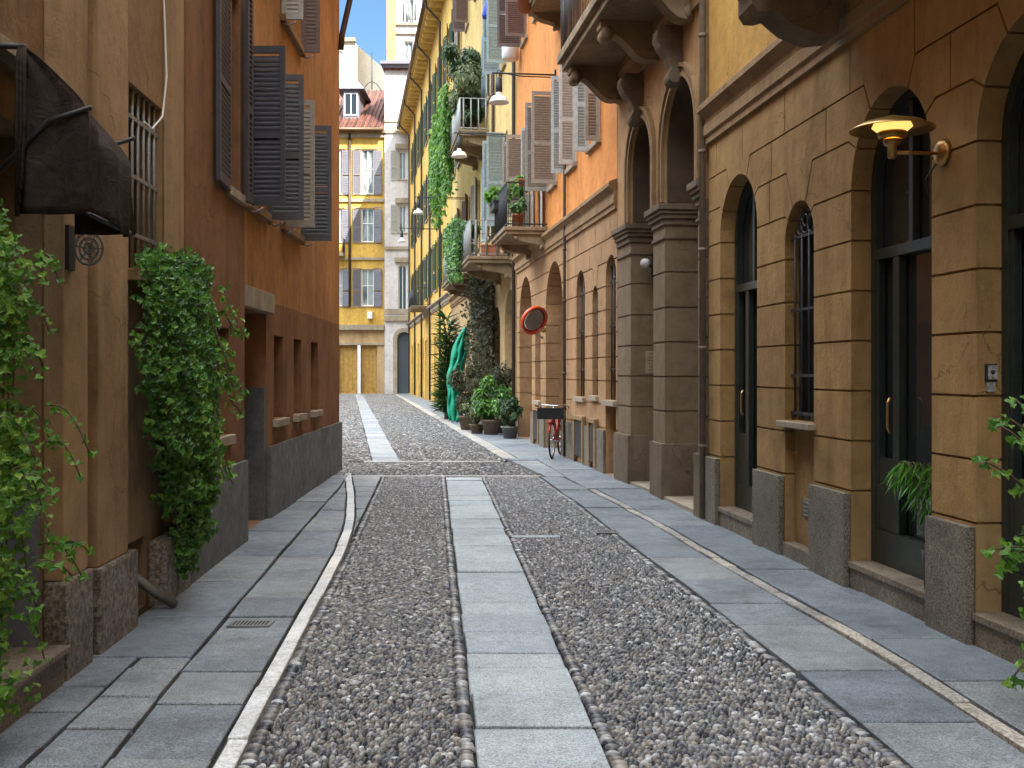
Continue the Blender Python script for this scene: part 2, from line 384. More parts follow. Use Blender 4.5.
def shutter(fr, u, z0, z1, width, ang, dr, mat, parent, w=.04, pitch=.05, label=None):
    """louvred leaf hinged at u; ang 0 lies on the wall towards dr, 90 stands straight out"""
    m = MB(); a = math.radians(ang); Uh = fr.U.normalized()*dr
    e = Uh*math.cos(a)+fr.N*math.sin(a); nn = e.cross(V((0, 0, 1))); Z = V((0, 0, 1)); T = .036
    o = fr.pt(u, z0, w)
    st = .055; H = z1-z0
    m.obox(o, e*st, nn*T, Z*H); m.obox(o+e*(width-st), e*st, nn*T, Z*H)
    for zz, hh in ((0, .09), (H*.42, .07), (H-.07, .07)): m.obox(o+e*st+Z*zz, e*(width-2*st), nn*T, Z*hh)
    z = .1
    while z < H-.08:
        if not (H*.42-.03 < z < H*.42+.06): m.obox(o+e*st+Z*(z+.02)+nn*.003, e*(width-2*st), nn*T*.82-Z*pitch*.85, Z*.014)
        z += pitch
    ob = m.build('shutter', mat, parent, fix=True)
    if label: ob['label'] = label
    return ob

def window(fr, u0, u1, z0, z1, parent, w=-.14, fm='white_paint', gm='glass', sill=None, bars=1, trans=.0, fw=.05, arch=False, label=None):
    m = MB(); f = fw
    if arch:
        r = (u1-u0)/2; uc = (u0+u1)/2; zs = z1-r; m.archband(fr, uc, zs, r-f, r+.02, z0, w-.03, w+.03); m.fbox(fr, u0+f, u1-f, z0, z0+f, w-.03, w+.03); zt = zs
    else:
        m.fbox(fr, u0-.02, u0+f, z0-.02, z1+.02, w-.03, w+.03); m.fbox(fr, u1-f, u1+.02, z0-.02, z1+.02, w-.03, w+.03)
        m.fbox(fr, u0+f, u1-f, z0-.02, z0+f, w-.03, w+.03); m.fbox(fr, u0+f, u1-f, z1-f, z1+.02, w-.03, w+.03); zt = z1
    for i in range(bars):
        uu = u0+(u1-u0)*(i+1)/(bars+1); m.fbox(fr, uu-.03, uu+.03, z0+f+.001, (z1 if arch else z1-f)-.002, w-.026, w+.026)
    if trans: m.fbox(fr, u0+f, u1-f, trans-.03, trans+.03, w-.022, w+.022)
    o = m.build('window', fm, parent)
    if label: o['label'] = label
    MB().fbox(fr, u0-.03, u1+.03, z0-.03, z1+.03, w-.06, w-.035).build('glass', gm, o)
    if sill: MB().fbox(fr, u0-.08, u1+.08, z0-.09, z0-.003, w, .07).build('sill', sill, o, bevel=.008)
    return o

def railing(fr, u0, u1, w1, z0, h, m, sp=.11, r=.009, solid=False):
    for z in (z0+.06, z0+h):
        m.fbox(fr, u0, u1, z-.012, z+.014, w1-.045, w1-.015)
        for u in (u0, u1-.03): m.fbox(fr, u, u+.03, z-.0125, z+.0145, 0, w1-.045)
    n = max(2, int((u1-u0)/sp))
    for i in range(n+1):
        p = fr.pt(u0+.02+(u1-u0-.04)*i/n, z0, w1-.03); m.tube([p, p+V((0, 0, h))], r, 5)
    n = max(2, int(w1/sp))
    for i in range(n):
        for u in (u0+.015, u1-.015):
            p = fr.pt(u, z0, w1*(i+.4)/n); m.tube([p, p+V((0, 0, h))], r, 5)
def scroll(fr, w, z, W, Hh, u0, u1, m):
    """S-shaped stone console: W out from the wall, Hh high, top at z"""
    top = [(w, z), (w+W, z), (w+W+.02, z-.25*Hh*.3)]
    pts = []
    for i in range(15):
        t = i/14; ww = W*(1-t)**1.0 ; zz = -Hh*(t+.10*math.sin(2*PI*t)) ; pts.append((w+ww*(.92+.06*math.cos(4*t)), z-Hh*.12+zz*.88))
    pts = [(w, z), (w+W, z)]+pts[0:] 
    m.prof(fr, pts[:1]+pts[1:]+[(w, z-Hh)], u0, u1)
    for (a, b, r) in ((w+W*.86, z-Hh*.22, Hh*.16), (w+W*.14, z-Hh*.84, Hh*.15)):
        m.lathe(fr.pt(u0-.015, b, a), [(0, 0), (r, 0), (r, (u1-u0)+.03), (0, (u1-u0)+.03)], 14, fr.U)
def balcony(fr, u0, u1, z, w1, parent, slabmat='balcony_stone', rmat='iron', h=1.0, th=.16, brk=(), bh=.4, sp=.11, rr=.009, label=None):
    m = MB(); m.fbox(fr, u0, u1, z-th, z, .003, w1); m.fbox(fr, u0-.04, u1+.04, z-.06, z+.02, .004, w1+.04)
    b = m.build('balcony', slabmat, parent, bevel=.012)
    if label: b['label'] = label
    for u in brk:
        c = MB(); scroll(fr, .003, z-th-.002, w1*.86, bh, u, u+.22, c); c.build('bracket', slabmat, b)
    r = MB(); railing(fr, u0, u1, w1, z+.02, h, r, sp, rr); r.build('railing', rmat, b)
    return b

# ------------------------------------------------------------------ scatter of many small shapes (pebbles, leaves)
def scatter(name, tv, tf, pos, R, mat, parent=None, rnd=None, smooth=False):
    tv = np.array(tv, float); N = len(pos); k = len(tv)
    Vv = np.einsum('nij,kj->nki', R, tv)+pos[:, None, :]
    me = bpy.data.meshes.new(name); me.vertices.add(N*k); me.vertices.foreach_set('co', Vv.ravel())
    sizes = np.array([len(f) for f in tf]); flat = np.array([i for f in tf for i in f]); nl = len(flat)
    li = (flat[None, :]+np.arange(N)[:, None]*k).ravel(); me.loops.add(N*nl); me.loops.foreach_set('vertex_index', li.astype(np.int32))
    ls = np.concatenate([[0], np.cumsum(sizes)[:-1]]); me.polygons.add(N*len(tf))
    me.polygons.foreach_set('loop_start', (ls[None, :]+np.arange(N)[:, None]*nl).ravel().astype(np.int32))
    me.update(calc_edges=True)
    a = me.attributes.new('rnd', 'FLOAT', 'FACE'); rv = rng.random(N) if rnd is None else rnd
    a.data.foreach_set('value', np.repeat(rv, len(tf)).astype(np.float32))
    me.polygons.foreach_set('use_smooth', np.full(N*len(tf), smooth)); me.validate()
    return link(name, me, mat, parent)
def basis(nrm, roll, size):
    nrm = nrm/np.linalg.norm(nrm, axis=1, keepdims=True); up = np.tile([0, 0, 1.0], (len(nrm), 1))+rng.normal(0, .01, nrm.shape)
    x = np.cross(up, nrm); x /= np.linalg.norm(x, axis=1, keepdims=True); y = np.cross(nrm, x)
    c, s = np.cos(roll)[:, None], np.sin(roll)[:, None]; x2 = x*c+y*s; y2 = -x*s+y*c
    return np.stack([x2, y2, nrm], axis=2)*size[:, None, None]
IVY_V = [(0, 0, 0), (.28, .12, .05), (.5, .0, -.02), (.36, -.3, .05), (.16, -.42, .03), (0, -.8, -.06), (-.16, -.42, .03), (-.36, -.3, .05), (-.5, .0, -.02), (-.28, .12, .05), (0, -.3, -.06)]
IVY_F = [(10, 0, 1, 2), (10, 2, 3, 4), (10, 4, 5), (10, 5, 6), (10, 6, 7, 8), (10, 8, 9, 0)]
OVAL_V = [(0, 0, 0), (.2, -.25, .04), (.22, -.55, .03), (0, -1, -.08), (-.22, -.55, .03), (-.2, -.25, .04), (0, -.5, -.05)]
OVAL_F = [(6, 0, 1, 2), (6, 2, 3), (6, 3, 4), (6, 4, 5, 0)]
def leaves(pos, nrm, size, mat, parent, name='foliage', tmpl='ivy', roll=.6, spread=.5):
    pos = np.array(pos); N = len(pos); nr = np.array(nrm) if np.ndim(nrm) == 2 else np.tile(nrm, (N, 1)).astype(float)
    nr = nr+rng.normal(0, spread, (N, 3)); sz = size*rng.uniform(.55, 1.35, N)
    tv, tf = (IVY_V, IVY_F) if tmpl == 'ivy' else (OVAL_V, OVAL_F)
    if tmpl == 'blade': tv = [(x*.28, y*1.6, z) for x, y, z in tv]
    return scatter(name, tv, tf, pos, basis(nr, rng.normal(0, roll, N), sz), mat, parent, rnd=np.clip(rng.beta(2, 2.4, N), 0, 1))
def clumps(center, radii, n, k=12, cs=.35):
    """points gathered in leaf clumps on an uneven ellipsoid"""
    c = np.array(center, float); r = np.array(radii, float)
    d = rng.normal(0, 1, (k, 3)); d /= np.linalg.norm(d, axis=1, keepdims=True); cc = c+d*r*rng.uniform(.35, .85, (k, 1))
    i = rng.integers(0, k, n); e = rng.normal(0, 1, (n, 3)); e /= np.linalg.norm(e, axis=1, keepdims=True)
    s = rng.uniform(.5, 1.1, (k, 1))[i]
    p = cc[i]+e*r*cs*s*rng.uniform(.5, 1.1, (n, 1))
    return p, (p-c)/r*.6+e*.6+np.array([0, -.25, .5])
def shrub(name, label, cat, base, radii, n, size, mat, pot=None, group=None, tmpl='oval', k=14, lift=None, pr=.2, ph=.35):
    base = V(base); t = thing(name, label, cat, base, group); h = (ph if pot else 0)
    c = base+V((0, 0, h+radii[2]*.9 if lift is None else lift))
    p, nr = clumps(c, radii, n, k); p[:, 2] = np.maximum(p[:, 2], base.z+.05)
    leaves(p, nr, size, mat, t, tmpl=tmpl)
    m = MB()
    for i in range(6):
        a = i*1.05; q = c+V((math.cos(a)*radii[0]*.5, math.sin(a)*radii[1]*.5, radii[2]*.2))
        m.tube([base+V((0, 0, h*.9)), (base+V((0, 0, h)))*.5+q*.5+V((.02, 0, .03)), q], .012, 5, rs=[.016, .011, .005])
    m.build('stem', 'stem', t)
    if pot: MB().lathe(base, [(0, 0), (pr*.72, 0), (pr*.95, ph*.85), (pr*1.08, ph*.86), (pr*1.08, ph), (pr*.92, ph), (pr*.9, ph*.9), (0, ph*.9)], 20).build('pot', pot, t)
    return t
exec_parts = []
# ================================================================== THE GROUND
def pl(*pts):
    xs = [p[0] for p in pts]; ys = [p[1] for p in pts]
    def f(d):
        if d < xs[0]: return ys[0]+(d-xs[0])*(ys[1]-ys[0])/(xs[1]-xs[0])
        if d > xs[-1]: return ys[-1]+(d-xs[-1])*(ys[-1]-ys[-2])/(xs[-1]-xs[-2])
        return float(np.interp(d, xs, ys))
    return f
def off(f, k): return lambda d: f(d)+k
g = MB(); g.add([(-300, -100, -.045), (300, -100, -.045), (300, 400, -.045), (-300, 400, -.045)], [(0, 1, 2, 3)])
tag(g.build('ground', 'mortar'), 'dark earth and mortar under the paved street', None, kind='structure')

def slabs(name, cols, joints, mat, label, skew=0, zr=.006, gap=.007, wob=.009):
    """cols: list of (left_fn, right_fn); joints: per column list of d marks"""
    vs = []; fs = []; rn = []
    for (lf, rf), js in zip(cols, joints):
        for a, b in zip(js[:-1], js[1:]):
            if b-a < .03: continue
            zt = random.uniform(-zr, zr); tx, ty = random.uniform(-.002, .002), random.uniform(-.002, .002); g1 = gap*random.uniform(.8, 1.6)
            n = max(1, int((b-a)/1.2)); L = []; Rr = []
            for i in range(n+1):
                d = a+g1+(b-a-2*g1)*i/n
                L.append((lf(d)+g1+random.uniform(0, wob), d+skew*0)); Rr.append((rf(d)-g1-random.uniform(0, wob), d))
            ring = L+Rr[::-1]; cx = sum(p[0] for p in ring)/len(ring); cy = sum(p[1] for p in ring)/len(ring)
            k = len(vs); m = len(ring); bv = .006
            for lvl in (0, 1, 2):
                for x, y in ring:
                    dx, dy = x-cx, y-cy; q = bv if lvl == 2 else 0
                    sx = max(0, 1-q/max(abs(dx), .02)); sy = max(0, 1-q/max(abs(dy), .02))
                    z = (-.044, -.006, 0)[lvl]+(zt+tx*np.sign(dx)+ty*np.sign(dy) if lvl else 0)
                    vs.append((cx+dx*sx, cy+dy*sy, z))
            for l in (0, 1):
                for i in range(m): fs.append((k+l*m+i, k+l*m+(i+1) % m, k+(l+1)*m+(i+1) % m, k+(l+1)*m+i))
            fs.append(tuple(k+2*m+i for i in range(m))); r = random.random(); rn += [r]*(2*m+1)
    me = bpy.data.meshes.new(name); me.from_pydata(vs, [], fs)
    at = me.attributes.new('rnd', 'FLOAT', 'FACE'); at.data.foreach_set('value', np.array(rn, np.float32))
    bm = bmesh.new(); bm.from_mesh(me); bmesh.ops.recalc_face_normals(bm, faces=bm.faces); bm.to_mesh(me); bm.free()
    o = link(name, me, mat); tag(o, label, None, kind='structure'); return o
def J(a, b, lo, hi):
    r = [a]
    while r[-1] < b-hi: r.append(r[-1]+random.uniform(lo, hi))
    return r+[b]

WL = pl((4.58, -1.21), (6.65, -1.354), (9.65, -1.55), (11.2, -1.68), (12.6, -1.85), (15, -2.2), (18.2, -2.72))      # marble line, left
CL = pl((4.58, -1.155), (6.65, -1.30), (9.65, -1.49), (17.4, -2.06))                                             # cobble edge, left
TL = pl((4.58, -.143), (17.15, -1.035)); TR = off(TL, .568)                                                       # granite track
CR = pl((4.58, 1.676), (6.09, 1.572), (8.56, 1.339), (10.08, 1.173), (13.54, .862), (17.4, .43))                  # cobble edge, right
WR = pl((4.58, 2.31), (4.93, 2.295), (6.48, 2.2), (8.4, 1.965), (12.26, 1.56), (15.5, 1.13), (17.4, .84))         # marble line, right
LW = lambda d: (-2.21-.0404*d if d < 10.8 else -2.444-.0256*d)
RW = lambda d: (3.513-.107*d if d < 14.95 else 3.887-.132*d if d < 30 else 3.936-.1337*d if d < 50 else 4.825-.1515*d)
X0 = .5
mid_j = [X0]+J(1.0, 4.1, .45, .7)[0:-1]+[Gd(y) for y in (768, 726.9, 693.2, 667.4, 652.8, 632.2, 614, 601, 572, 546)]
mid_j = sorted(set(mid_j)); mid_j = mid_j+J(mid_j[-1], 17.2, .5, .95)[1:]
slabs('granite_track', [(off(TL, -.006), off(TR, .006))], [mid_j], 'slab_mid', 'pale granite slab track down the middle of the near cobbles', gap=.009)
Ja = pl((4.58, -1.71), (6.5, -1.86), (9.65, -2.08), (12.2, -2.25), (15.7, -2.46), (18.3, -2.7)); Jb = pl((4.58, -2.05), (6.35, -2.16))
lw = off(LW, -.03)
slabs('left_pavement', [(lw, Jb), (Jb, Ja), (Ja, off(WL, -.055)), (lw, Ja), (Ja, off(WL, -.055)), (off(WL, .055), CL)],
      [J(X0, 6.38, .38, .6), J(X0, 6.38, .35, .62), J(X0, 6.38, .5, .8), J(6.38, 17.6, .7, 1.3), J(6.38, 17.6, .5, 1.1), J(11.2, 17.4, .5, .9)],
      'slab', 'blue grey stone slabs of the pavement on the left')
slabs('right_pavement', [(CR, off(WR, -.06)), (off(WR, .06), off(RW, .3)), (CR, off(RW, .3))],
      [J(X0, 17.3, .6, 1.15), J(X0, 15.5, .8, 1.6), []], 'slab', 'blue grey stone slabs of the pavement on the right')
slabs('left_marble_line', [(off(WL, -.052), off(WL, .052))], [J(X0, 18.0, .5, 1.1)], 'marble', 'curved white marble line edging the left pavement', gap=.003, wob=.006)
slabs('right_marble_line', [(off(WR, -.055), off(WR, .055))], [J(X0, 15.5, .3, .9)], 'marble_warm', 'worn beige marble line along the right pavement', gap=.004, wob=.012)
# corner crossing
XL = lambda d: -60.0
slabs('crossing_line', [(lambda d: -3.2+.0*d, lambda d: .46), (lambda d: -2.75, lambda d: -.2)], [[17.42, 17.56], [20.25, 20.4]], 'marble_warm', 'thin pale stone lines crossing the street at the corner', gap=.003)
slabs('crossing_slabs', [(off(pl((17.3, .55), (21, -.1)), 0), off(pl((17.3, .85), (21, .45)), 0)), (pl((17.3, .86), (21, .46)), off(RW, .3))], [J(17.3, 21, .6, 1.1), J(15.6, 21, .7, 1.3)], 'slab', 'stone slabs where the pavement widens beside the bicycle')
# far carriageway
FTL = pl((19.9, -2.52), (80, -11.4)); FTR = off(FTL, .53); FR_ = pl((21, -.17), (80, -8.5))
slabs('far_granite_track', [(FTL, FTR)], [J(20.4, 83, .8, 1.5)], 'slab_far', 'pale granite track running up the far part of the street')
slabs('far_kerb_line', [(FR_, off(FR_, .3))], [J(21, 83, .8, 1.4)], 'marble_warm', 'pale kerb stones edging the far cobbles')
slabs('far_pavement', [(off(FR_, .303), off(RW, .3))], [J(21, 83.5, .8, 1.5)], 'slab', 'stone slabs of the far pavement below the plants')

# pebbles
def dome(n, mid):
    v = []; f = []
    if mid:
        v += [(math.cos(2*PI*i/n)*.5, math.sin(2*PI*i/n)*.5, -.35) for i in range(n)]+[(math.cos(2*PI*(i)/n)*.44, math.sin(2*PI*(i)/n)*.44, .2) for i in range(n)]+[(math.cos(2*PI*(i)/n)*.22, math.sin(2*PI*(i)/n)*.22, .42) for i in range(n)]+[(0, 0, .47)]
        for l in (0, 1): f += [(l*n+i, l*n+(i+1) % n, (l+1)*n+(i+1) % n, (l+1)*n+i) for i in range(n)]
        f += [(2*n+i, 2*n+(i+1) % n, 3*n) for i in range(n)]
    else:
        v += [(math.cos(2*PI*i/n)*.5, math.sin(2*PI*i/n)*.5, -.3) for i in range(n)]+[(math.cos(2*PI*i/n)*.27, math.sin(2*PI*i/n)*.27, .3) for i in range(n)]
        f += [(i, (i+1) % n, n+(i+1) % n, n+i) for i in range(n)]+[tuple(range(n, 2*n))]
    return v, f
def pebbles(name, lf, rf, d0, d1, sp, label, hi=True, edge=True, holes=(), zt=.0, bt=(1.6, 1.9)):
    P = []; ang = []; sc = []; ew = .062 if edge else 0
    y = d0; row = 0
    while y < d1:
        a, b = lf(y)+ew+.01, rf(y)-ew-.01
        n = max(0, int((b-a)/(sp*.82)))
        for i in range(n):
            x = a+(b-a)*(i+.5+.5*(row % 2)-.25)/n
            P.append((x+random.gauss(0, sp*.14), y+random.gauss(0, sp*.14))); ang.append(random.gauss(.9+.5*math.sin(x*1.3+y*.7), .45)); s = random.uniform(.78, 1.25)
            sc.append((sp*1.28*s, sp*.72*s, sp*random.uniform(.7, .95)))
        y += sp*.98; row += 1
    if edge:
        for fn, sg in ((lf, 1), (rf, -1)):
            y = d0
            while y < d1:
                st = random.uniform(.034, .052); P.append((fn(y)+sg*(.036+random.gauss(0, .004)), y)); ang.append(random.gauss(0, .12)); sc.append((random.uniform(.06, .078), st*1.02, .03)); y += st
    P = np.array(P); sc = np.array(sc); ang = np.array(ang)
    keep = np.ones(len(P), bool)
    for (x0, x1, y0, y1) in holes: keep &= ~((P[:, 0] > x0) & (P[:, 0] < x1) & (P[:, 1] > y0) & (P[:, 1] < y1))
    P, sc, ang = P[keep], sc[keep], ang[keep]; N = len(P)
    pos = np.column_stack([P, zt-.015+rng.normal(0, .0018, N)+.004*np.sin(P[:, 0]*3.1)*np.sin(P[:, 1]*2.3)-np.abs(rng.normal(0, .001, N))])
    c, s = np.cos(ang), np.sin(ang); R = np.zeros((N, 3, 3))
    R[:, 0, 0] = c*sc[:, 0]; R[:, 1, 0] = s*sc[:, 0]; R[:, 0, 1] = -s*sc[:, 1]; R[:, 1, 1] = c*sc[:, 1]; R[:, 2, 2] = sc[:, 2]
    R[:, 2, 0] = rng.normal(0, .004, N); R[:, 2, 1] = rng.normal(0, .003, N)
    tv, tf = dome(8 if hi else 6, hi)
    o = scatter(name, tv, tf, pos, R, 'pebble', rnd=rng.beta(bt[0], bt[1], N), smooth=hi); tag(o, label, None, kind='stuff'); return o
gx = (512-512)/F*11.07
HB = [(-.02, .52, 11.0, 11.14), (.86, 1.12, 11.2, 11.5)]
pebbles('cobblestones', CL, TL, 1.2, 17.4, .034, 'river pebbles set on edge left of the near granite track')
pebbles('cobblestones', TR, CR, 1.2, 17.4, .034, 'river pebbles set on edge right of the near granite track', holes=HB)
slabs('cross_strip', [(lambda d: -.02, lambda d: .5)], [[11.0, 11.13]], 'slab_mid', 'short pale stone strip set across the right cobbles')
pebbles('cobblestones', lambda d: -4.5, pl((17.5, .5), (20.3, -.05)), 17.6, 20.22, .06, 'band of reddish pebbles crossing the street at the corner', hi=False, edge=False, bt=(2.1, 1.7))  # lighter stone mix, here and below, stands in for stronger skylight farther off
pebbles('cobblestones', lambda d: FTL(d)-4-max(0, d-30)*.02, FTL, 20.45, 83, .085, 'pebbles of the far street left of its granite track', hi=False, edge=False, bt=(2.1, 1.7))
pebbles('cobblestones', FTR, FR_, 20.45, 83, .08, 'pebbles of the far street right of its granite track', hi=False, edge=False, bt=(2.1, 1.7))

# ================================================================== RIGHT SIDE: house A (rusticated ochre front)
hA = thing('town_house', 'ochre house with grooved stone-like blocks and dark arched doors, nearest on the right', 'house', RA.pt(8, 0, 0))
opsA = [(5.37, 6.64, 0, 3.67, 1), (7.19, 8.46, 0, 3.67, 1), (9.21, 9.89, 1.22, 3.14, 1), (9.212, 9.888, 0, 1.2, 0), (10.65, 11.86, 0, 3.67, 1),
        (2.6, 3.9, 0, 3.67, 1)]
hz = [.735+.385*i for i in range(7)]+[3.43, 3.795]
radA = {k: [(3.43, 30), (3.795, 62)] for k in (0, 1, 4, 5)}; radA[2] = [(3.045, 36), (3.43, 64)]
vj = [(8.48, 3.795, 4.2), (7.43, 3.795, 4.2), (9.9, 3.795, 4.2), (11.1, 3.795, 4.2), (12.0, 3.795, 4.2), (6.2, 3.795, 4.2), (10.25, 3.43, 3.795), (8.95, 3.43, 3.795), (6.95, 3.43, 3.795), (4.9, 3.43, 3.795), (5.2, 3.8, 4.2), (10.3, 3.05, 3.43) , (9.0, 3.8, 3.82)]
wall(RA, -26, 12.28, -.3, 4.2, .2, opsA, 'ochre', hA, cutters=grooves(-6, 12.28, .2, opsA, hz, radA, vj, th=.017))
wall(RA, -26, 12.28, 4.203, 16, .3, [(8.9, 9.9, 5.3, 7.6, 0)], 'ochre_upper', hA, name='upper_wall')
window(RA, 8.9, 9.9, 5.3, 7.6, hA)
CORN = [(0, 4.19), (.035, 4.19), (.035, 4.26), (.06, 4.28), (.06, 4.38), (.045, 4.40), (.045, 4.46), (.1, 4.52), (.13, 4.54), (.13, 4.60), (.11, 4.62), (.0, 4.66)]
def cornice(fr, u0, u1, parent, mat='trim', dz=0, k=1): return MB().prof(fr, [(w*k+.002, z+dz) for w, z in CORN], u0, u1).build('cornice', mat, parent)
cornice(RA, -26, 12.3, hA); body(RA, -26, 12.28, 16, .3, hA)
for a, b in ((6.64, 7.19), (8.46, 9.21), (9.89, 10.65), (3.95, 5.37), (11.86, 12.26)):
    MB().fbox(RA, a+.012, b-.012, -.03, .715, .003, .055).build('plinth_block', 'block', hA, bevel=.008)
for a, b in ((5.37, 6.64), (7.19, 8.46), (10.65, 11.86), (2.6, 3.9)):
    m = MB(); m.fbox(RA, a+.004, b-.004, -.03, .15, -.19, .012); m.fbox(RA, a+.003, b-.003, .152, .2, -.19, .03); m.build('door_step', 'step', hA, bevel=.006)
def adoor(u0, u1, ztop, lab):
    r = (u1-u0)/2; uc = (u0+u1)/2; zs = ztop-r; m = MB()
    m.archband(RA, uc, zs, r-.07, r+.03, .2, -.23, -.16)
    m.fbox(RA, u0+.07, u1-.07, .202, .46, -.225, -.165)                       # kick board
    m.fbox(RA, u0+.07, u1-.07, 2.5, 2.58, -.224, -.155)                       # transom
    m.fbox(RA, u1-.46, u1-.36, .462, 2.498, -.223, -.163); m.fbox(RA, u1-.12, u1-.07, .463, 2.498, -.222, -.168)
    m.fbox(RA, uc-.03, uc+.03, 2.582, ztop-.08, -.221, -.168)
    m.fbox(RA, u1-.36, u1-.12, .464, 1.0, -.22, -.172)
    o = m.build('door', 'black_wood', hA, bevel=.004); o['label'] = lab
    MB().fbox(RA, u0-.03, u1+.03, .18, ztop+.03, -.26, -.232).build('glass', 'glass', o)
    MB().tube([RA.pt(u1-.41, 1.2, -.12), RA.pt(u1-.41, 1.24, -.1), RA.pt(u1-.41, 1.42, -.1), RA.pt(u1-.41, 1.46, -.12)], .011, 8).build('handle', 'brass', o)
adoor(7.19, 8.46, 3.67, 'tall dark glazed door under the brass lamp'); adoor(5.37, 6.64, 3.67, 'dark arched door beside the intercom'); adoor(2.6, 3.9, 3.67, 'dark arched door out past the shrub')
adoor(10.65, 11.86, 3.67, 'narrow-looking dark arched door next to the drainpipe')
wn = window(RA, 9.21, 9.89, 1.22, 3.14, hA, w=-.16, fm='black_wood', arch=True, bars=0)
m = MB()
for i in range(4):
    p = RA.pt(9.30+.165*i, 1.25, -.06); m.tube([p, p+V((0, 0, 1.62))], .011, 6)
for z in (1.62, 2.2, 2.84): m.fbox(RA, 9.22, 9.88, z-.012, z+.012, -.068, -.052)
m.fbox(RA, 9.22, 9.88, 1.27, 1.3, -.068, -.052)
for cu, cz, r in ((9.43, 2.93, .07), (9.67, 2.93, .07), (9.55, 2.97, .11), (9.55, 2.97, .05)):
    m.tube([RA.pt(cu+r*math.cos(i*PI/8), cz+r*math.sin(i*PI/8), -.06) for i in range(16)], .009, 5, cyc=True)
m.build('grille', 'iron', wn)
MB().fbox(RA, 9.16, 9.94, 1.16, 1.215, -.15, .07).build('sill', 'trim_pale', wn, bevel=.008)
MB().fbox(RA, 9.2, 9.9, -.1, 1.19, -.13, -.09).build('niche_panel', 'ochre', hA)
MB().fbox(RA, 9.22, 9.88, -.03, .13, -.09, .03).build('niche_step', 'step', hA, bevel=.006)
m = MB(); m.fbox(RA, 9.5, 9.66, .38, .54, -.09, -.083)
for i in range(4): m.fbox(RA, 9.51, 9.65, .395+.035*i, .41+.035*i, -.0825, -.074)
m.build('vent', 'grey_iron', hA)
# balcony above the frame edge with its heavy bracket
b = MB(); b.fbox(RA, 4.6, 8.75, 4.95, 5.15, .003, 1.0); b.fbox(RA, 4.55, 8.8, 5.08, 5.17, .004, 1.05)
bo = b.build('balcony', 'balcony_stone', hA, bevel=.012)
for u in (8.35, 5.0):
    m = MB(); m.prof(RA, [(.14, 4.22), (.3, 4.2), (.5, 4.27), (.64, 4.38), (.7, 4.36), (.78, 4.36), (.82, 4.42), (.82, 4.55), (.94, 4.66), (.95, 4.945), (.003, 4.945), (.003, 4.665), (.14, 4.66)], u, u+.34)
    m.prof(RA, [(.15, 4.5), (.8, 4.58), (.8, 4.7), (.15, 4.7)], u-.03, u+.37); m.build('bracket', 'dark_stone', bo, bevel=.006)
m = MB(); railing(RA, 4.6, 8.75, 1.0, 5.17, 1.0, m); m.build('railing', 'iron', bo)

# drainpipe between A and B
m = MB(); p = RA.pt(12.33, 0, .06); m.tube([p+V((0, 0, .02)), p+V((0, 0, 15.8))], .036, 12)
for z in (.8, 1.9, 3.0, 4.1, 5.4): m.lathe(p+V((0, 0, z)), [(.036, 0), (.046, 0), (.046, .04), (.036, .04)], 12)
m.build('drainpipe', 'wall_pipe', hA)

# ---- house B: tall twin arches with capitals
hB = thing('town_house', 'tall portal with twin stilted arches, carved keystones and grey-brown piers, middle of the right side', 'house', RA.pt(14.6, 0, 0))
opsB = [(12.72, 14.29, 0, 5.25, 1), (14.88, 16.2, 0, 5.22, 1)]
hzB = [1.14, 1.59, 2.04, 2.49, 2.95]
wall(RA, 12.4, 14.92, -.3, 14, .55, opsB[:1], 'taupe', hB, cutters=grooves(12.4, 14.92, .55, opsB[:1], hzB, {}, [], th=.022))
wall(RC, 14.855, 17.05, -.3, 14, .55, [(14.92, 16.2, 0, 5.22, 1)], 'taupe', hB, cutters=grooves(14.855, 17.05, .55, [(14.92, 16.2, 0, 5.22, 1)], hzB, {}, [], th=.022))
body(RC, 12.4, 17.05, 14, .6, hB)
for fr, a, b in ((RA, 12.42, 12.72), (RA, 14.29, 14.9), (RC, 16.2, 17.03)):
    m = MB()
    for z0, z1, k in ((3.38, 3.42, .025), (3.56, 3.64, .03), (3.64, 3.7, .06), (3.7, 3.75, .085), (3.75, 3.83, .11)): m.fbox(fr, a-k*(a > 12.5), b+k*(b < 17), z0, z1-.002, -.52, k)
    m.build('capital', 'trim' if a > 99 else 'dark_stone', hB, bevel=.008)
    MB().fbox(fr, a-.04*(a > 12.5), b+.01, -.03, .717, -.5, .055).build('pier_base', 'plinth' if a > 99 else 'dark_stone', hB, bevel=.008)
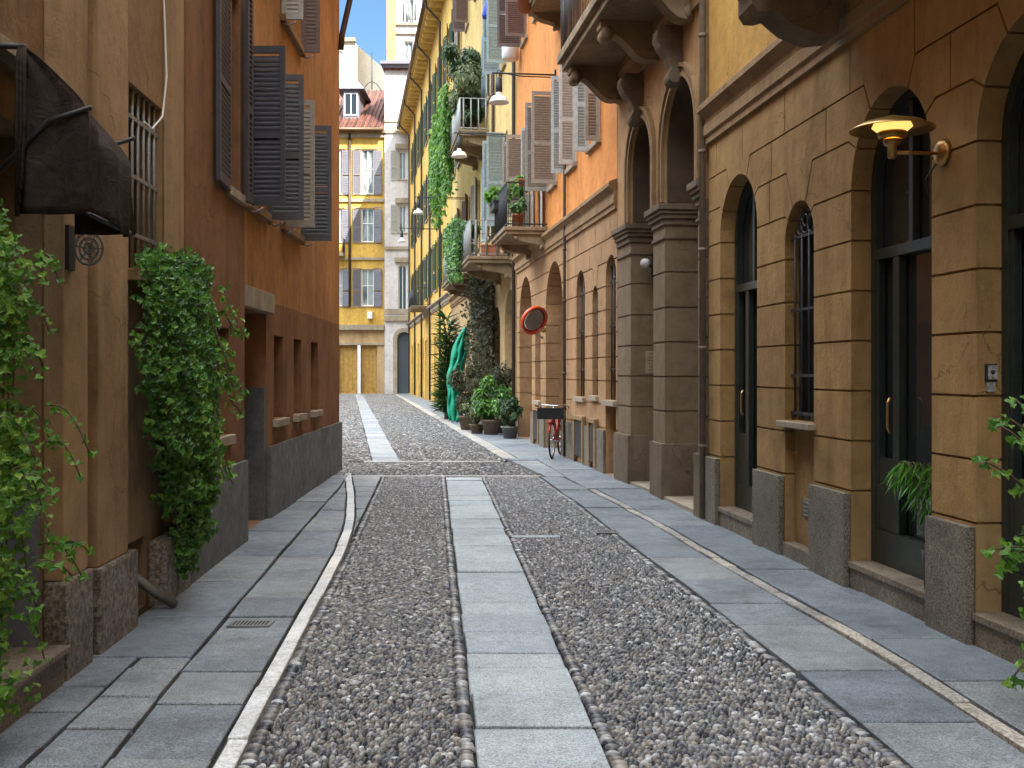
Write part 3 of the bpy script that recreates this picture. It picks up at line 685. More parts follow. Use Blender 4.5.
for fr, u0, u1, zt in ((RA, 12.72, 14.29, 5.25), (RC, 14.92, 16.2, 5.22)):
    r = (u1-u0)/2; uc = (u0+u1)/2; zs = zt-r
    m = MB(); m.archband(fr, uc, zs, r+.003, r+.05, 3.86, .002, .05); m.archband(fr, uc, zs, r+.05, r+.12, 3.86, .002, .03); m.archband(fr, uc, zs, r+.12, r+.17, 3.86, .002, .065)
    m.build('archivolt', 'trim', hB)
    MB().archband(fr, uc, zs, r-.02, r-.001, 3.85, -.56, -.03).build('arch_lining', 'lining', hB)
    m = MB(); kz = zt+.62; pts = [(.003, kz), (.26, kz), (.32, kz-.06), (.33, kz-.16), (.28, kz-.27), (.19, kz-.38), (.14, kz-.5), (.15, kz-.6), (.1, kz-.7), (.003, kz-.7)]
    m.prof(fr, pts, uc-.12, uc+.12)
    m.lathe(fr.pt(uc-.14, kz-.62, .1), [(0, 0), (.085, 0), (.085, .28), (0, .28)], 14, fr.U); m.lathe(fr.pt(uc-.135, kz-.12, .2), [(0, 0), (.12, 0), (.12, .27), (0, .27)], 14, fr.U)
    m.build('keystone', 'dark_stone', hB, bevel=.004)
    o = MB(); o.fbox(fr, u0-.1, u1+.1, -.02, zt+.1, -.68, -.6); o.fbox(fr, uc-.02, uc+.02, 0, 3.7, -.6, -.58); o.fbox(fr, u0, u1, 3.68, 3.78, -.6, -.56)
    for a in (u0+.12, uc+.08):
        for z0, z1 in ((.25, 1.2), (1.35, 2.4), (2.55, 3.55)): o.fbox(fr, a, a+r-.22, z0, z1, -.599, -.575)
    o.build('door', 'brown_wood', hB, bevel=.004)
    MB().fbox(fr, u0+.005, u1-.005, -.03, .04, -.5, .02).build('threshold', 'trim_pale', hB)
MB().prof(RC, [(.002, 5.86), (.05, 5.86), (.05, 6.0), (.03, 6.02), (.03, 6.1), (.09, 6.16), (.09, 6.28), (.002, 6.28)], 14.9, 17.06).build('cornice', 'trim', hB)
MB().prof(RA, [(.002, 5.86), (.05, 5.86), (.05, 6.0), (.03, 6.02), (.03, 6.1), (.09, 6.16), (.09, 6.28), (.002, 6.28)], 12.4, 14.9).build('cornice', 'trim', hB)
bB = MB(); bB.fbox(RC, 12.6, 17.15, 6.3, 6.48, .003, .86); bB.fbox(RC, 12.55, 17.2, 6.42, 6.55, .004, .93)
bo = bB.build('balcony', 'balcony_stone', hB, bevel=.012)
def console(fr, u, z, W, parent, hh=.4, uw=.24, mat='balcony_stone'):
    m = MB(); top = [(.003, z), (W, z), (W, z-.1)]
    n = 16; cur = []
    for i in range(n+1):
        t = i/n; ww = W-.06-(W-.12)*t; zz = z-.1-hh*(.12+.88*(t**.8))+.16*hh*math.sin(2*PI*t)*1.0; cur.append((ww, zz))
    m.prof(fr, top+cur+[(.003, z-hh-.12)], u, u+uw)
    m.lathe(fr.pt(u-.02, z-.17, W-.1), [(0, 0), (.09, 0), (.09, uw+.04), (0, uw+.04)], 16, fr.U); m.lathe(fr.pt(u-.02, z-hh-.02, .1), [(0, 0), (.075, 0), (.075, uw+.04), (0, uw+.04)], 16, fr.U)
    return m.build('bracket', mat, parent)
for u in (16.75, 14.6, 12.9): console(RC, u, 6.298, .8, bo)
m = MB(); railing(RC, 12.6, 17.15, .9, 6.55, 1.0, m); m.build('railing', 'iron', bo)

# ---- house C: rose lower floor, orange upper floors
hC = thing('town_house', 'orange house with grey louvred shutters above a rose-brown grooved ground floor', 'house', RC.pt(22, 0, 0))
opsC = [(17.15, 17.9, 1.2, 3.52, 1), (17.152, 17.898, 0, 1.1, 0), (18.5, 18.95, 1.25, 3.12, 1), (19.6, 20.4, 1.2, 3.5, 1), (21.8, 23.9, 0, 3.95, 1), (24.6, 25.4, 1.0, 2.95, 0), (25.9, 28.0, 0, 3.98, 1)]
radC = {0: [(3.43, 62)], 2: [(3.045, 40), (3.43, 66)], 3: [(3.43, 60)], 4: [(3.045, 12), (3.43, 35), (3.795, 55)], 6: [(3.045, 12), (3.43, 35), (3.795, 55)]}
vjC = [(18.2, 3.43, 3.795), (19.2, 3.43, 3.795), (21.1, 3.43, 3.795), (17.6, 3.795, 4.2), (18.7, 3.795, 4.2), (20.2, 3.795, 4.2), (21.5, 3.795, 4.2), (24.6, 3.795, 4.2), (22.85, 3.97, 4.2)]
wall(RC, 17.08, 28.45, -.3, 4.2, .3, opsC, 'rose', hC, cutters=grooves(17.08, 28.45, .3, opsC, hz, radC, vjC, th=.024))
upC = [(18.3, 19.2, 5.55, 7.35, 0), (20.4, 21.3, 5.55, 7.35, 0), (22.5, 23.4, 5.55, 7.35, 0), (24.4, 25.5, 4.75, 7.35, 0), (26.6, 27.4, 5.55, 7.35, 0), (20.4, 21.4, 9.0, 11.2, 0), (24.6, 25.4, 9.8, 11.6, 0), (26.6, 27.4, 9.8, 11.6, 0)]
wall(RC, 17.08, 28.45, 4.203, 17, .3, upC, 'orange', hC, name='upper_wall')
body(RC, 17.08, 28.45, 17, .35, hC); cornice(RC, 17.08, 28.5, hC, 'trim')
for i, (a, b, c_, d_, _) in enumerate(upC): window(RC, a, b, c_, d_, hC, sill='trim_pale' if c_ != 4.75 else None, bars=1, fm='white_paint')
for i, (u0, u1, mt) in enumerate([(18.3, 19.2, 'light_shutter'), (20.4, 21.3, 'light_shutter'), (22.5, 23.4, 'grey_shutter'), (26.6, 27.4, 'grey_shutter')]):
    wd = (.24, .3, .5, .5)[i]; shutter(RC, u0, 5.5, 7.38, wd, 88, -1, mt if i else 'grey_shutter', hC, w=.02); shutter(RC, u1, 5.5, 7.38, wd, 84, 1, mt, hC, w=.02)
shutter(RC, 24.4, 4.72, 7.38, .4, 12, -1, 'grey_shutter', hC); shutter(RC, 25.5, 4.72, 7.38, .45, 30, 1, 'grey_shutter', hC)
shutter(RC, 26.6, 9.75, 11.7, .5, 86, -1, 'mauve_shutter', hC); shutter(RC, 27.4, 9.75, 11.7, .6, 88, 1, 'mauve_shutter', hC)
shutter(RC, 24.6, 9.75, 11.7, .45, 30, -1, 'grey_shutter', hC)
for (a, b, z0, z1) in ((17.15, 17.9, 1.2, 3.52), (18.5, 18.95, 1.25, 3.12), (19.6, 20.4, 1.2, 3.5)):
    w_ = window(RC, a, b, z0, z1, hC, w=-.2, fm='brown_wood', arch=True, bars=0, sill=None)
    m = MB(); n = 4 if b-a > .6 else 3
    for i in range(n): p = RC.pt(a+(b-a)*(i+.5)/n, z0, -.08); m.tube([p, p+V((0, 0, z1-z0-.15))], .012, 5)
    for z in (z0+.5, z0+1.2, z1-.42): m.fbox(RC, a+.005, b-.005, z-.012, z+.012, -.09, -.07)
    m.tube([RC.pt((a+b)/2+.12*math.cos(i*PI/6), z1-.25+.12*math.sin(i*PI/6), -.08) for i in range(12)], .01, 5, cyc=True)
    m.build('grille', 'iron', w_); MB().fbox(RC, a-.06, b+.06, z0-.09, z0-.003, -.2, .06).build('sill', 'trim_pale', w_, bevel=.006)
MB().fbox(RC, 17.14, 17.91, -.1, 1.09, -.26, -.2).build('niche_panel', 'rose', hC)
window(RC, 24.6, 25.4, 1.0, 2.95, hC, w=-.2, fm='brown_wood', sill='trim_pale')
for u0, u1, zt in ((21.8, 23.9, 3.95), (25.9, 28.0, 3.98)):
    m = MB(); m.fbox(RC, u0-.1, u1+.1, -.1, zt+.1, -.62, -.5)
    for i in range(5): m.fbox(RC, u0+.05+.4*i, u0+.38+.4*i, .2, 2.8, -.5, -.48)
    m.build('door', 'brown_wood', hC)
    wall(RC, u0-.3, u1+.3, -.1, zt+.5, .21, [(u0, u1, 0, zt, 1)], 'rose', hC, name='door_reveal', w=-.302)
for a, b in ((17.9, 18.48), (20.42, 21.78), (23.92, 24.58), (25.42, 25.88), (28.02, 28.42), (17.08, 17.14), (18.97, 19.58)):
    MB().fbox(RC, a, b, -.03, .7, .003, .045).build('plinth_block', 'block', hC, bevel=.006)
for a, b in ((18.55, 18.95), (19.6, 20.3), (24.65, 25.3)):      # low cellar openings with stone surrounds
    m = MB(); m.fbox(RC, a-.1, b+.1, .78, .86, .004, .08); m.fbox(RC, a-.1, a, .05, .779, .004, .07); m.fbox(RC, b, b+.1, .05, .779, .004, .07)
    m.build('cellar_surround', 'trim', hC, bevel=.005); MB().fbox(RC, a+.002, b-.002, .12, .76, .046, .055).build('cellar_grate', 'iron', hC)
m = MB(); p = RC.pt(21.3, 0, .06); m.tube([p+V((0, 0, .02)), p+V((0, 0, 3.6)), p+V((0, 0, 16.8))], .03, 10)
for z in (.9, 1.6, 3.0, 4.0): m.lathe(p+V((0, 0, z)), [(.03, 0), (.04, 0), (.04, .05), (.03, .05)], 10)
m.build('drainpipe', 'pipe', hC)
b1 = balcony(RC, 23.7, 26.0, 4.75, .9, hC, h=.95, brk=(23.75, 25.7), bh=.32, th=.14, label='balcony with potted plants and a dark wire railing')
b5 = balcony(RC, 20.0, 22.4, 9.0, .62, hC, h=.9, brk=(20.1, 22.1), bh=.3, th=.14, label='upper balcony hung with terracotta pots')

# ---- house E: cream yellow with green balconies
hE = thing('town_house', 'cream yellow house with overgrown balconies and blue-grey shutters behind the orange one', 'house', RE.pt(39, 0, 0))
opsE = [(28.8, 31.0, 0, 3.9, 1), (32, 33.6, 0, 3.6, 1), (35, 36.6, 0, 3.6, 1), (38, 39.6, 0, 3.6, 1), (41.2, 42.8, 0, 3.6, 1), (44.5, 45.8, 0, 3.4, 0), (47, 48.4, 0, 3.4, 0)]
upE = [(u, u+1.1, z, z+h, 0) for z, h in ((5.9, 2.4), (10.3, 2.3), (14.9, 2.4)) for u in (30.7, 34.4, 38, 41.6, 45.2, 48)]
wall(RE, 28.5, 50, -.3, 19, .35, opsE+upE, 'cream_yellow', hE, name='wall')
body(RE, 28.5, 50, 19, .4, hE)
MB().prof(RE, [(w*1.4+.002, z+.35) for w, z in CORN], 28.5, 50).build('cornice', 'trim', hE)
for a, b, c_, d_, _ in upE: window(RE, a, b, c_, d_, hE, gm='glass', sill='trim_pale')
for k, (a, b, c_, d_, ar) in enumerate(opsE):
    m = MB(); m.fbox(RE, a-.1, b+.1, -.1, d_+.1, -.42, -.36)
    m.fbox(RE, (a+b)/2-.04, (a+b)/2+.04, 0, d_, -.36, -.32); m.fbox(RE, a, b, 2.3, 2.4, -.36, -.32); m.build('door', 'brown_wood' if k else 'light_shutter', hE)
for a, b, c_, d_, _ in upE:
    i = round(a); mt = {31: 'blue_shutter', 34: 'blue_shutter', 38: 'mauve_shutter' if c_ > 9 else 'grey_shutter', 42: 'mauve_shutter', 45: 'grey_shutter', 48: 'green_shutter'}[i]
    an = 86 if i == 31 or (i < 44 and c_ > 14) else 15
    shutter(RE, a, c_-.03, d_+.03, .5, an, -1, mt, hE, pitch=.09); shutter(RE, b, c_-.03, d_+.03, .5, an-4, 1, mt, hE, pitch=.09)
b2 = balcony(RE, 29.4, 32.2, 4.72, 1.15, hE, rmat='grey_iron', brk=(29.5, 31.8), bh=.4, label='white-railed balcony trailing ivy', sp=.24, rr=.03, h=.95)
b3 = balcony(RE, 34.8, 40, 4.75, 1.1, hE, rmat='grey_iron', brk=(35, 37.4, 39.6), bh=.4, sp=.18, rr=.02, label='long balcony with grey railing beyond the ivy')
b4 = balcony(RE, 34.9, 38.6, 9.3, .95, hE, rmat='light_shutter', brk=(35, 36.6, 38.3), bh=.45, sp=.2, rr=.022, label='high balcony crowded with shrubs')
m = MB(); p = RE.pt(28.6, 0, .07); m.tube([p+V((0, 0, .02)), p+V((0, 0, 18.8))], .05, 8); m.build('drainpipe', 'pipe', hE)
p = RE.pt(33.2, 0, .07); MB().tube([p+V((0, 0, .02)), p+V((0, 0, 18.8))], .05, 8).build('drainpipe', 'pipe', hE)

# ---- house D: long yellow row with deep eaves
hD = thing('town_house', 'long golden yellow house with green shutters and deep bracketed eaves', 'house', RD.pt(66, 0, 0))
opsD = [(51.2+3.3*i, 52.6+3.3*i, 0, 3.5, 0) for i in range(9)]
upD = [(51.3+3.3*i, 52.5+3.3*i, z, z+2.5, 0) for z in (6.0, 10.6, 15.2) for i in range(9)]
wall(RD, 50.05, 83.6, -.3, 20, .35, opsD+upD, 'yellow', hD); body(RD, 50.05, 83.6, 20.35, .4, hD)
MB().prof(RD, [(w*1.6+.002, z+.7) for w, z in CORN], 50.05, 83.6).build('cornice', 'trim_pale', hD)
for k, (a, b, c_, d_, _) in enumerate(upD):
    window(RD, a, b, c_, d_, hD, sill='trim_pale', gm='glass')
    shutter(RD, a, c_-.03, d_+.03, .6, 8, -1, 'green_shutter', hD, pitch=.12, w=.03); shutter(RD, b, c_-.03, d_+.03, .6, 8, 1, 'green_shutter', hD, pitch=.12, w=.03)
for k, (a, b, c_, d_, _) in enumerate(opsD):
    m = MB(); m.fbox(RD, a-.1, b+.1, -.1, d_+.1, -.3, -.24); m.fbox(RD, (a+b)/2-.03, (a+b)/2+.03, 0, d_, -.24, -.2); m.fbox(RD, a, b, 2.5, 2.6, -.24, -.2)
    m.build('door', 'brown_wood' if k % 3 else 'blue_wood', hD)
    m = MB(); m.fbox(RD, a-.22, a-.003, 0, d_+.2, .003, .06); m.fbox(RD, b+.003, b+.22, 0, d_+.2, .003, .06); m.fbox(RD, a-.003, b+.003, d_+.003, d_+.2, .003, .06); m.build('door_surround', 'yellow', hD)
m = MB(); m.fbox(RD, 50.05, 83.6, 20.02, 20.16, .003, .78)
for i in range(34): m.fbox(RD, 50.2+i, 50.55+i, 19.7, 20.018, .004, .66)
m.build('eaves', 'soffit', hD)
gr = MB(); gr.tube([RD.pt(50, 20.15, .84), RD.pt(83.6, 20.15, .84)], .13, 8); gr.build('gutter', 'gutter', hD)
for u in (54.8, 61.4, 68, 74.6, 81.2):
    MB().tube([RD.pt(u, 20.1, .84), RD.pt(u, 19.8, .8), RD.pt(u, 19.5, .5), RD.pt(u, 19.1, .12), RD.pt(u, 10, .12), RD.pt(u, .1, .12)], .06, 8).build('drainpipe', 'pipe', hD)
balcony(RD, 62.5, 66.5, 5.4, 1.0, hD, rmat='iron', sp=.3, rr=.02, th=.15)

# ================================================================== LEFT SIDE
# ---- house L1: brown ochre with awning and barred window
h1 = thing('town_house', 'brown ochre house with pilasters, canvas awning and barred window, nearest on the left', 'house', L1.pt(6.5, 0, 0))
ops1 = [(4.35, 5.86, 0, 2.9, 0), (7.37, 8.17, 2.35, 3.6, 0), (7.25, 7.75, -.02+.03, .5, 0), (1.6, 3.2, 0, 2.9, 0)]
wall(L1, -26, 8.55, -.3, 11, .35, ops1, 'brown', h1, w=-.06); body(L1, -26, 8.55, 11, .4, h1)
MB().fbox(L1, 5.88, 6.26, .53, 10.9, -.058, .05).build('pilaster', 'pilaster', h1, bevel=.01)
MB().fbox(L1, 6.46, 7.02, .5, 10.9, -.058, .045).build('pilaster', 'pilaster', h1, bevel=.01)
MB().fbox(L1, 8.2, 8.54, .5, 10.9, -.058, .01).build('pilaster', 'pilaster', h1, bevel=.008)
for a, b, h in ((5.87, 6.3, .53), (6.42, 7.16, .5), (7.8, 8.12, .45), (8.16, 8.54, .47)):
    MB().fbox(L1, a, b, -.03, h, -.058, .07).build('plinth_stone', 'oldstone', h1, bevel=.02)
m = MB(); m.fbox(L1, 4.4, 5.84, -.03, .16, -.36, .07); m.fbox(L1, 4.38, 5.855, .162, .2, -.38, .1); m.build('door_step', 'step', h1, bevel=.01)
m = MB(); m.fbox(L1, 4.3, 5.9, .2, 2.95, -.4, -.33); m.fbox(L1, 5.15, 5.2, .2, 2.9, -.33, -.31); m.build('door', 'slate_shutter', h1)
MB().fbox(L1, 5.8, 5.858, .2, 1.05, -.33, -.063).build('jamb_lining', 'slate_shutter', h1)
w_ = window(L1, 7.37, 8.17, 2.35, 3.6, h1, w=-.28, fm='brown_wood')
m = MB()
for i in range(6): p = L1.pt(7.44+.132*i, 2.35, -.1); m.tube([p, p+V((0, 0, 1.25))], .012, 6)
for z in (2.6, 3.0, 3.4): m.fbox(L1, 7.375, 8.165, z-.014, z+.014, -.11, -.09)
m.build('grille', 'grey_iron', w_); MB().fbox(L1, 7.3, 8.19, 2.26, 2.34, -.25, .07).build('sill', 'trim', w_, bevel=.008)
m = MB(); m.fbox(L1, 7.2, 7.8, -.1, .55, -.43, -.4); m.build('cellar_hatch', 'black_wood', h1)
MB().tube([L1.pt(7.7, .02, .16), L1.pt(7.62, .12, .05), L1.pt(7.55, .26, -.1)], .035, 10).build('waste_pipe', 'grey_pipe', h1)
m = MB(); m.fbox(L1, 3.2, 5.87, 3.16, 3.22, -.05, .05); m.build('awning_rail', 'trim_pale', h1)

# awning: folded black canvas over the doorway
aw = thing('awning', 'sagging black-brown canvas awning folded over the left doorway', 'awning', L1.pt(5.3, 2.35, .2))
AP = [(.16, 3.15), (.23, 3.09), (.33, 2.99), (.42, 2.9), (.47, 2.82), (.482, 2.7), (.48, 2.5), (.48, 2.36)]
def canvas(u0, u1, ph):
    nu, nv = 30, 22; vs = []; fs = []; pu = np.linspace(0, 1, len(AP))
    for j in range(nv+1):
        t = j/nv; w = np.interp(t, pu, [p[0] for p in AP]); z = np.interp(t, pu, [p[1] for p in AP])
        for i in range(nu+1):
            s = i/nu; u = u0+(u1-u0)*s
            dw = .03*math.sin(s*8+ph+t*3)*t+.014*math.sin(s*21+t*5+ph); dz = -.09*math.sin(PI*s)*math.exp(-((t-.4)/.3)**2)+.025*math.sin(s*6+ph)*t-.08*s*s*(t < .8)
            vs.append(L1.pt(u+.03*math.sin(t*6+ph)*t, z+dz, w+dw-.1*max(0, s-.75)*(1-t)))
    for j in range(nv):
        for i in range(nu): a = j*(nu+1)+i; fs.append((a, a+1, a+nu+2, a+nu+1))
    for col, u in ((0, u0), (nu, u1)):        # end cheeks hanging from the arms
        k = len(vs); nw = 8
        for j in range(nv+1):
            t = j/nv; e = vs[j*(nu+1)+col]; w = np.interp(t, pu, [p[0] for p in AP]); z = e.z
            for i in range(nw+1): q = i/nw; vs.append(L1.pt(u+.03*math.sin(t*6+ph)*t*q+.02*math.sin(q*9+t*4)*(1-q)*q*3, z, .16+(w-.16)*q) if q < 1 else e)
        for j in range(nv):
            for i in range(nw): a = k+j*(nw+1)+i; fs.append((a, a+1, a+nw+2, a+nw+1))
    m = MB(); m.add(vs, fs, True); o = m.build('canvas', 'cloth', aw)
    md = o.modifiers.new('thick', 'SOLIDIFY'); md.thickness = .006
    return o
canvas(5.03, 5.74, .6)
MB().tube([L1.pt(5.03, 3.145, -.05), L1.pt(5.03, 3.14, .18)], .014, 6).tube([L1.pt(5.72, 3.07, -.05), L1.pt(5.72, 3.06, .2)], .014, 6).build('arm', 'iron', aw)
m = MB()
for k in range(3):
    m.tube([L1.pt(5.0-.01*k, 2.36+.06*k, .16+.012*k), L1.pt(5.02, 2.8, .15+.018*k), L1.pt(5.0, 3.05, .16+.015*k), L1.pt(5.03, 3.14, .16+.01*k)], .011, 7)
m.build('gathered_canvas', 'cloth', aw)
m = MB()
for u in (5.01, 5.67): m.tube([L1.pt(u, 2.5, .01), L1.pt(u, 2.8, .3), L1.pt(u, 2.86, .49)], .012, 6)
m.tube([L1.pt(5.0, 2.37, .48), L1.pt(5.68, 2.37, .46)], .012, 6); m.build('frame', 'iron', aw)
wl = thing('wall_vent', 'small scrolled iron vent cover hanging under the awning', 'vent cover', L1.pt(6.03, 2.3, .1))
m = MB()
for r in (.075, .05, .025): m.tube([L1.pt(5.95, 2.32+r*1.2*math.sin(i*PI/8), .16+r*math.cos(i*PI/8)) for i in range(16)], .008, 5, cyc=True)
for k in range(6): m.tube([L1.pt(5.95, 2.32, .16), L1.pt(5.95, 2.32+.09*math.sin(k), .16+.075*math.cos(k))], .006, 5)
m.build('scrollwork', 'grey_iron', wl); MB().fbox(L1, 5.9, 6.0, 2.2, 2.44, .02, .07).build('bracket', 'iron', wl)
cb = MB(); cb.tube([L1.pt(7.75, 5.0, .04), L1.pt(7.78, 4.3, .06), L1.pt(7.82, 3.75, .07), L1.pt(7.75, 3.45, .06), L1.pt(7.6, 3.33, .03), L1.pt(7.52, 3.36, .0)], .007, 6)
tag(cb.build('cable', 'white_paint'), 'thin white cable looping down to the barred window', 'cable')

# ---- house L2: red brown
h2 = thing('town_house', 'narrow red-brown house with a folded navy shutter, second on the left', 'house', L1.pt(9.7, 0, 0))
ops2 = [(9.3, 10.1, 1.08, 2.05, 0), (10.05, 10.6, 3.35, 5.3, 0)]
wall(L1, 8.56, 10.8, -.3, 10.5, .35, ops2, 'redbrown', h2, w=.02); body(L1, 8.56, 10.8, 10.5, .4, h2)
window(L1, 9.3, 10.1, 1.08, 2.05, h2, w=-.2, fm='brown_wood', sill='trim_pale'); window(L1, 10.05, 10.6, 3.35, 5.3, h2, w=-.15, fm='brown_wood', sill='trim_pale')
MB().fbox(L1, 8.57, 10.79, -.03, .79, .023, .06).build('plinth', 'plinth', h2, bevel=.006)
shutter(L1, 10.02, 3.3, 5.35, .6, 3, -1, 'navy', h2, w=.06); shutter(L1, 10.6, 3.3, 5.35, .2, 4, 1, 'navy', h2, w=.06)

# ---- house L3: burnt orange with navy shutters
h3 = thing('town_house', 'burnt orange corner house with navy louvred shutters and grey granite plinth on the left', 'house', L3.pt(14.5, 0, 0))
ops3 = [(11.0, 12.35, 0, 2.3, 0), (12.8, 13.4, 1.1, 2.08, 0), (14.15, 14.74, 1.1, 2.08, 0), (15.55, 16.2, 1.1, 2.08, 0)]
up3 = [(11.3, 12.35, 3.42, 4.95, 0), (13.25, 14.6, 3.45, 4.88, 0), (11.3, 12.35, 6.1, 7.8, 0), (13.25, 14.6, 5.95, 7.6, 0)]
wall(L3, 10.83, 18.6, -.3, 8.6, .4, ops3+up3, 'burnt', h3)
for o in ops3[1:]: window(L3, *o[:4], h3, w=-.25, fm='brown_wood', sill='trim_pale', fw=.035)
for i, o in enumerate(up3):
    window(L3, *o[:4], h3, w=-.2, fm='white_paint', sill='trim')
    a, b, z0, z1 = o[:4]; mt = 'navy'
    shutter(L3, a, z0-.06, z1+.04, .39 if i < 2 else .25, 88, -1, ('navy', 'grey_shutter', 'navy', 'light_shutter')[i], h3, w=.02); shutter(L3, b, z0-.06, z1+.04, .4 if i < 2 else .25, 86, 1, 'charcoal' if i < 2 else 'mauve_shutter', h3, w=.02)
    for u in (a-.02, b+.02): MB().tube([L3.pt(u, z0-.1, .02), L3.pt(u, z0-.13, .1), L3.pt(u, z0-.1, .16), L3.pt(u+.04, z0-.08, .17)], .012, 6).build('shutter_catch', 'grey_iron', h3)
MB().fbox(L3, 12.37, 18.6, -.03, .81, .003, .05).build('plinth', 'plinth', h3, bevel=.006)
MB().fbox(L3, 10.84, 10.98, -.03, .81, .003, .05).build('plinth', 'plinth', h3, bevel=.006)
MB().fbox(L3, 10.9, 12.4, 2.303, 2.52, .003, .09).build('lintel', 'trim_pale', h3, bevel=.01)
m = MB(); m.fbox(L3, 10.95, 12.4, -.05, 2.35, -.5, -.42)
for z0, z1 in ((.1, .9), (1.0, 2.2)): m.fbox(L3, 11.1, 12.2, z0, z1, -.419, -.4)
m.build('door', 'brown_wood', h3); MB().fbox(L3, 12.25, 12.348, .0, 1.48, -.41, -.003).build('jamb_lining', 'plinth', h3)
m = MB(); m.fbox(L3, 10.8, 18.75, 8.62, 8.72, -8, .32); m.build('roof', 'tiles', h3)
m = MB(); m.fbox(L3, 18.35, 18.597, -.3, 8.6, -8, -.405); m.fbox(L3, 10.84, 18.34, -.3, 8.6, -8, -7.7); m.fbox(L3, 10.84, 11.0, -.3, 8.6, -7.69, -.405); m.build('rear_wall', 'burnt', h3)
m = MB(); m.tube([L3.pt(10.8, 8.62, .36), L3.pt(18.8, 8.62, .36)], .06, 8); m.build('gutter', 'gutter', h3)
m = MB(); m.tube([L3.pt(18.5, 8.6, .34), L3.pt(18.45, 8.0, .22), L3.pt(18.42, 7.3, .07), L3.pt(18.42, 7.05, .05)], .05, 8); m.build('drainpipe', 'pipe', h3)

# ---- side street on the left: an unseen row added to shade the far street
hs = thing('town_house', 'unseen plain brown row added beyond the left side street to shade the far street', 'house', (-19, 45, 0))
SF = Fr((-10.6, 0, 0), (-.16, 1, 0), (1, .16, 0))
opsS = [(26+4*i, 27.2+4*i, z, z+2, 0) for i in range(12) for z in (1.5, 5.5)]
wall(SF, 24, 74, -.3, 8, .35, opsS, 'brown', hs); body(SF, 24, 74, 8, .4, hs)

# an unseen house added behind the camera to cut the light from that end
hb = thing('town_house', 'unseen plain ochre house added behind the camera to block light from that end', 'house', (2, -27, 0))
BF_ = Fr((0, -26, 0), (1, 0, 0), (0, 1, 0))
wall(BF_, -12, 18, -.3, 14, .35, [(-1+3*i, .2+3*i, z, z+2.2, 0) for i in range(3) for z in (1, 5, 9)], 'brown', hb); body(BF_, -12, 18, 14, .4, hb)
# ================================================================== FAR END
FY = 84.0
FF = Fr((0, FY, 0), (1, 0, 0), (0, -1, 0))
def fx(px, d=FY): return (px-512)/F*d
def fz(py, d=FY): return CH+(HY-py)/F*d
hF = thing('town_house', 'golden house with grey shutters and red tiled roof at the end of the street', 'house', (-12, FY, 0))
rows = [(194, 149), (242, 208), (306, 269)]
wins = []
for yb, yt in rows:
    wins += [(fx(361), fx(374), fz(yb), fz(yt), 0), (fx(337), fx(342.5), fz(yb), fz(yt), 0), (fx(312), fx(322), fz(yb), fz(yt), 0)]
gar = [(fx(339), fx(357.5), 0, fz(345), 0), (fx(361), fx(377), 0, fz(345), 0)]
wall(FF, fx(290), fx(384.5), -.3, fz(131), .4, wins+gar, 'far_yellow', hF)
for a, b, z0, z1, _ in wins:
    window(FF, a, b, z0, z1, hF, w=-.2, gm='glass_pale', bars=1, fw=.09, trans=(z0+(z1-z0)*.55), sill='trim_pale')
    for u, dr in ((a, -1), (b, 1)): shutter(FF, u, z0-.05, z1+.05, .62, 12, dr, 'slate_shutter', hF, pitch=.14)
for a, b, z0, z1, _ in gar:
    m = MB(); m.fbox(FF, a-.1, b+.1, -.1, z1+.1, -.35, -.28)
    for i in range(4): m.fbox(FF, a+.05+(b-a)/4*i, a-.05+(b-a)/4*(i+1), .2, z1-.2, -.28, -.25)
    m.build('garage_door', 'ochre_wood', hF)
m = MB(); m.fbox(FF, fx(357.6), fx(360.9), 0, fz(345), .003, .1); m.build('door_post', 'white_paint', hF)
for y0, y1, w, mt in ((330, 325, .35, 'trim_pale'), (345, 343, .12, 'trim_pale'), (202, 199, .15, 'trim_pale'), (260, 257.5, .15, 'trim_pale'), (138, 134, .2, 'trim_pale')):
    MB().fbox(FF, fx(290), fx(384.4), fz(y0), fz(y1), .004, w).build('string_course', mt, hF)
MB().tube([FF.pt(fx(350), fz(131), .15), FF.pt(fx(350), fz(307), .15)], .1, 8).build('drainpipe', 'pipe', hF)
m = MB(); m.fbox(FF, fx(333), fx(345), fz(257), fz(254), .004, 1.0); bb = m.build('balcony', 'trim_pale', hF)
m = MB(); railing(FF, fx(333), fx(345), 1.0, fz(254), 1.1, m, sp=.3, r=.03); m.build('railing', 'iron', bb)
MB().fbox(FF, fx(368), fx(373), fz(319), fz(312), .01, .5).build('air_conditioner', 'white_paint', hF, bevel=.03)
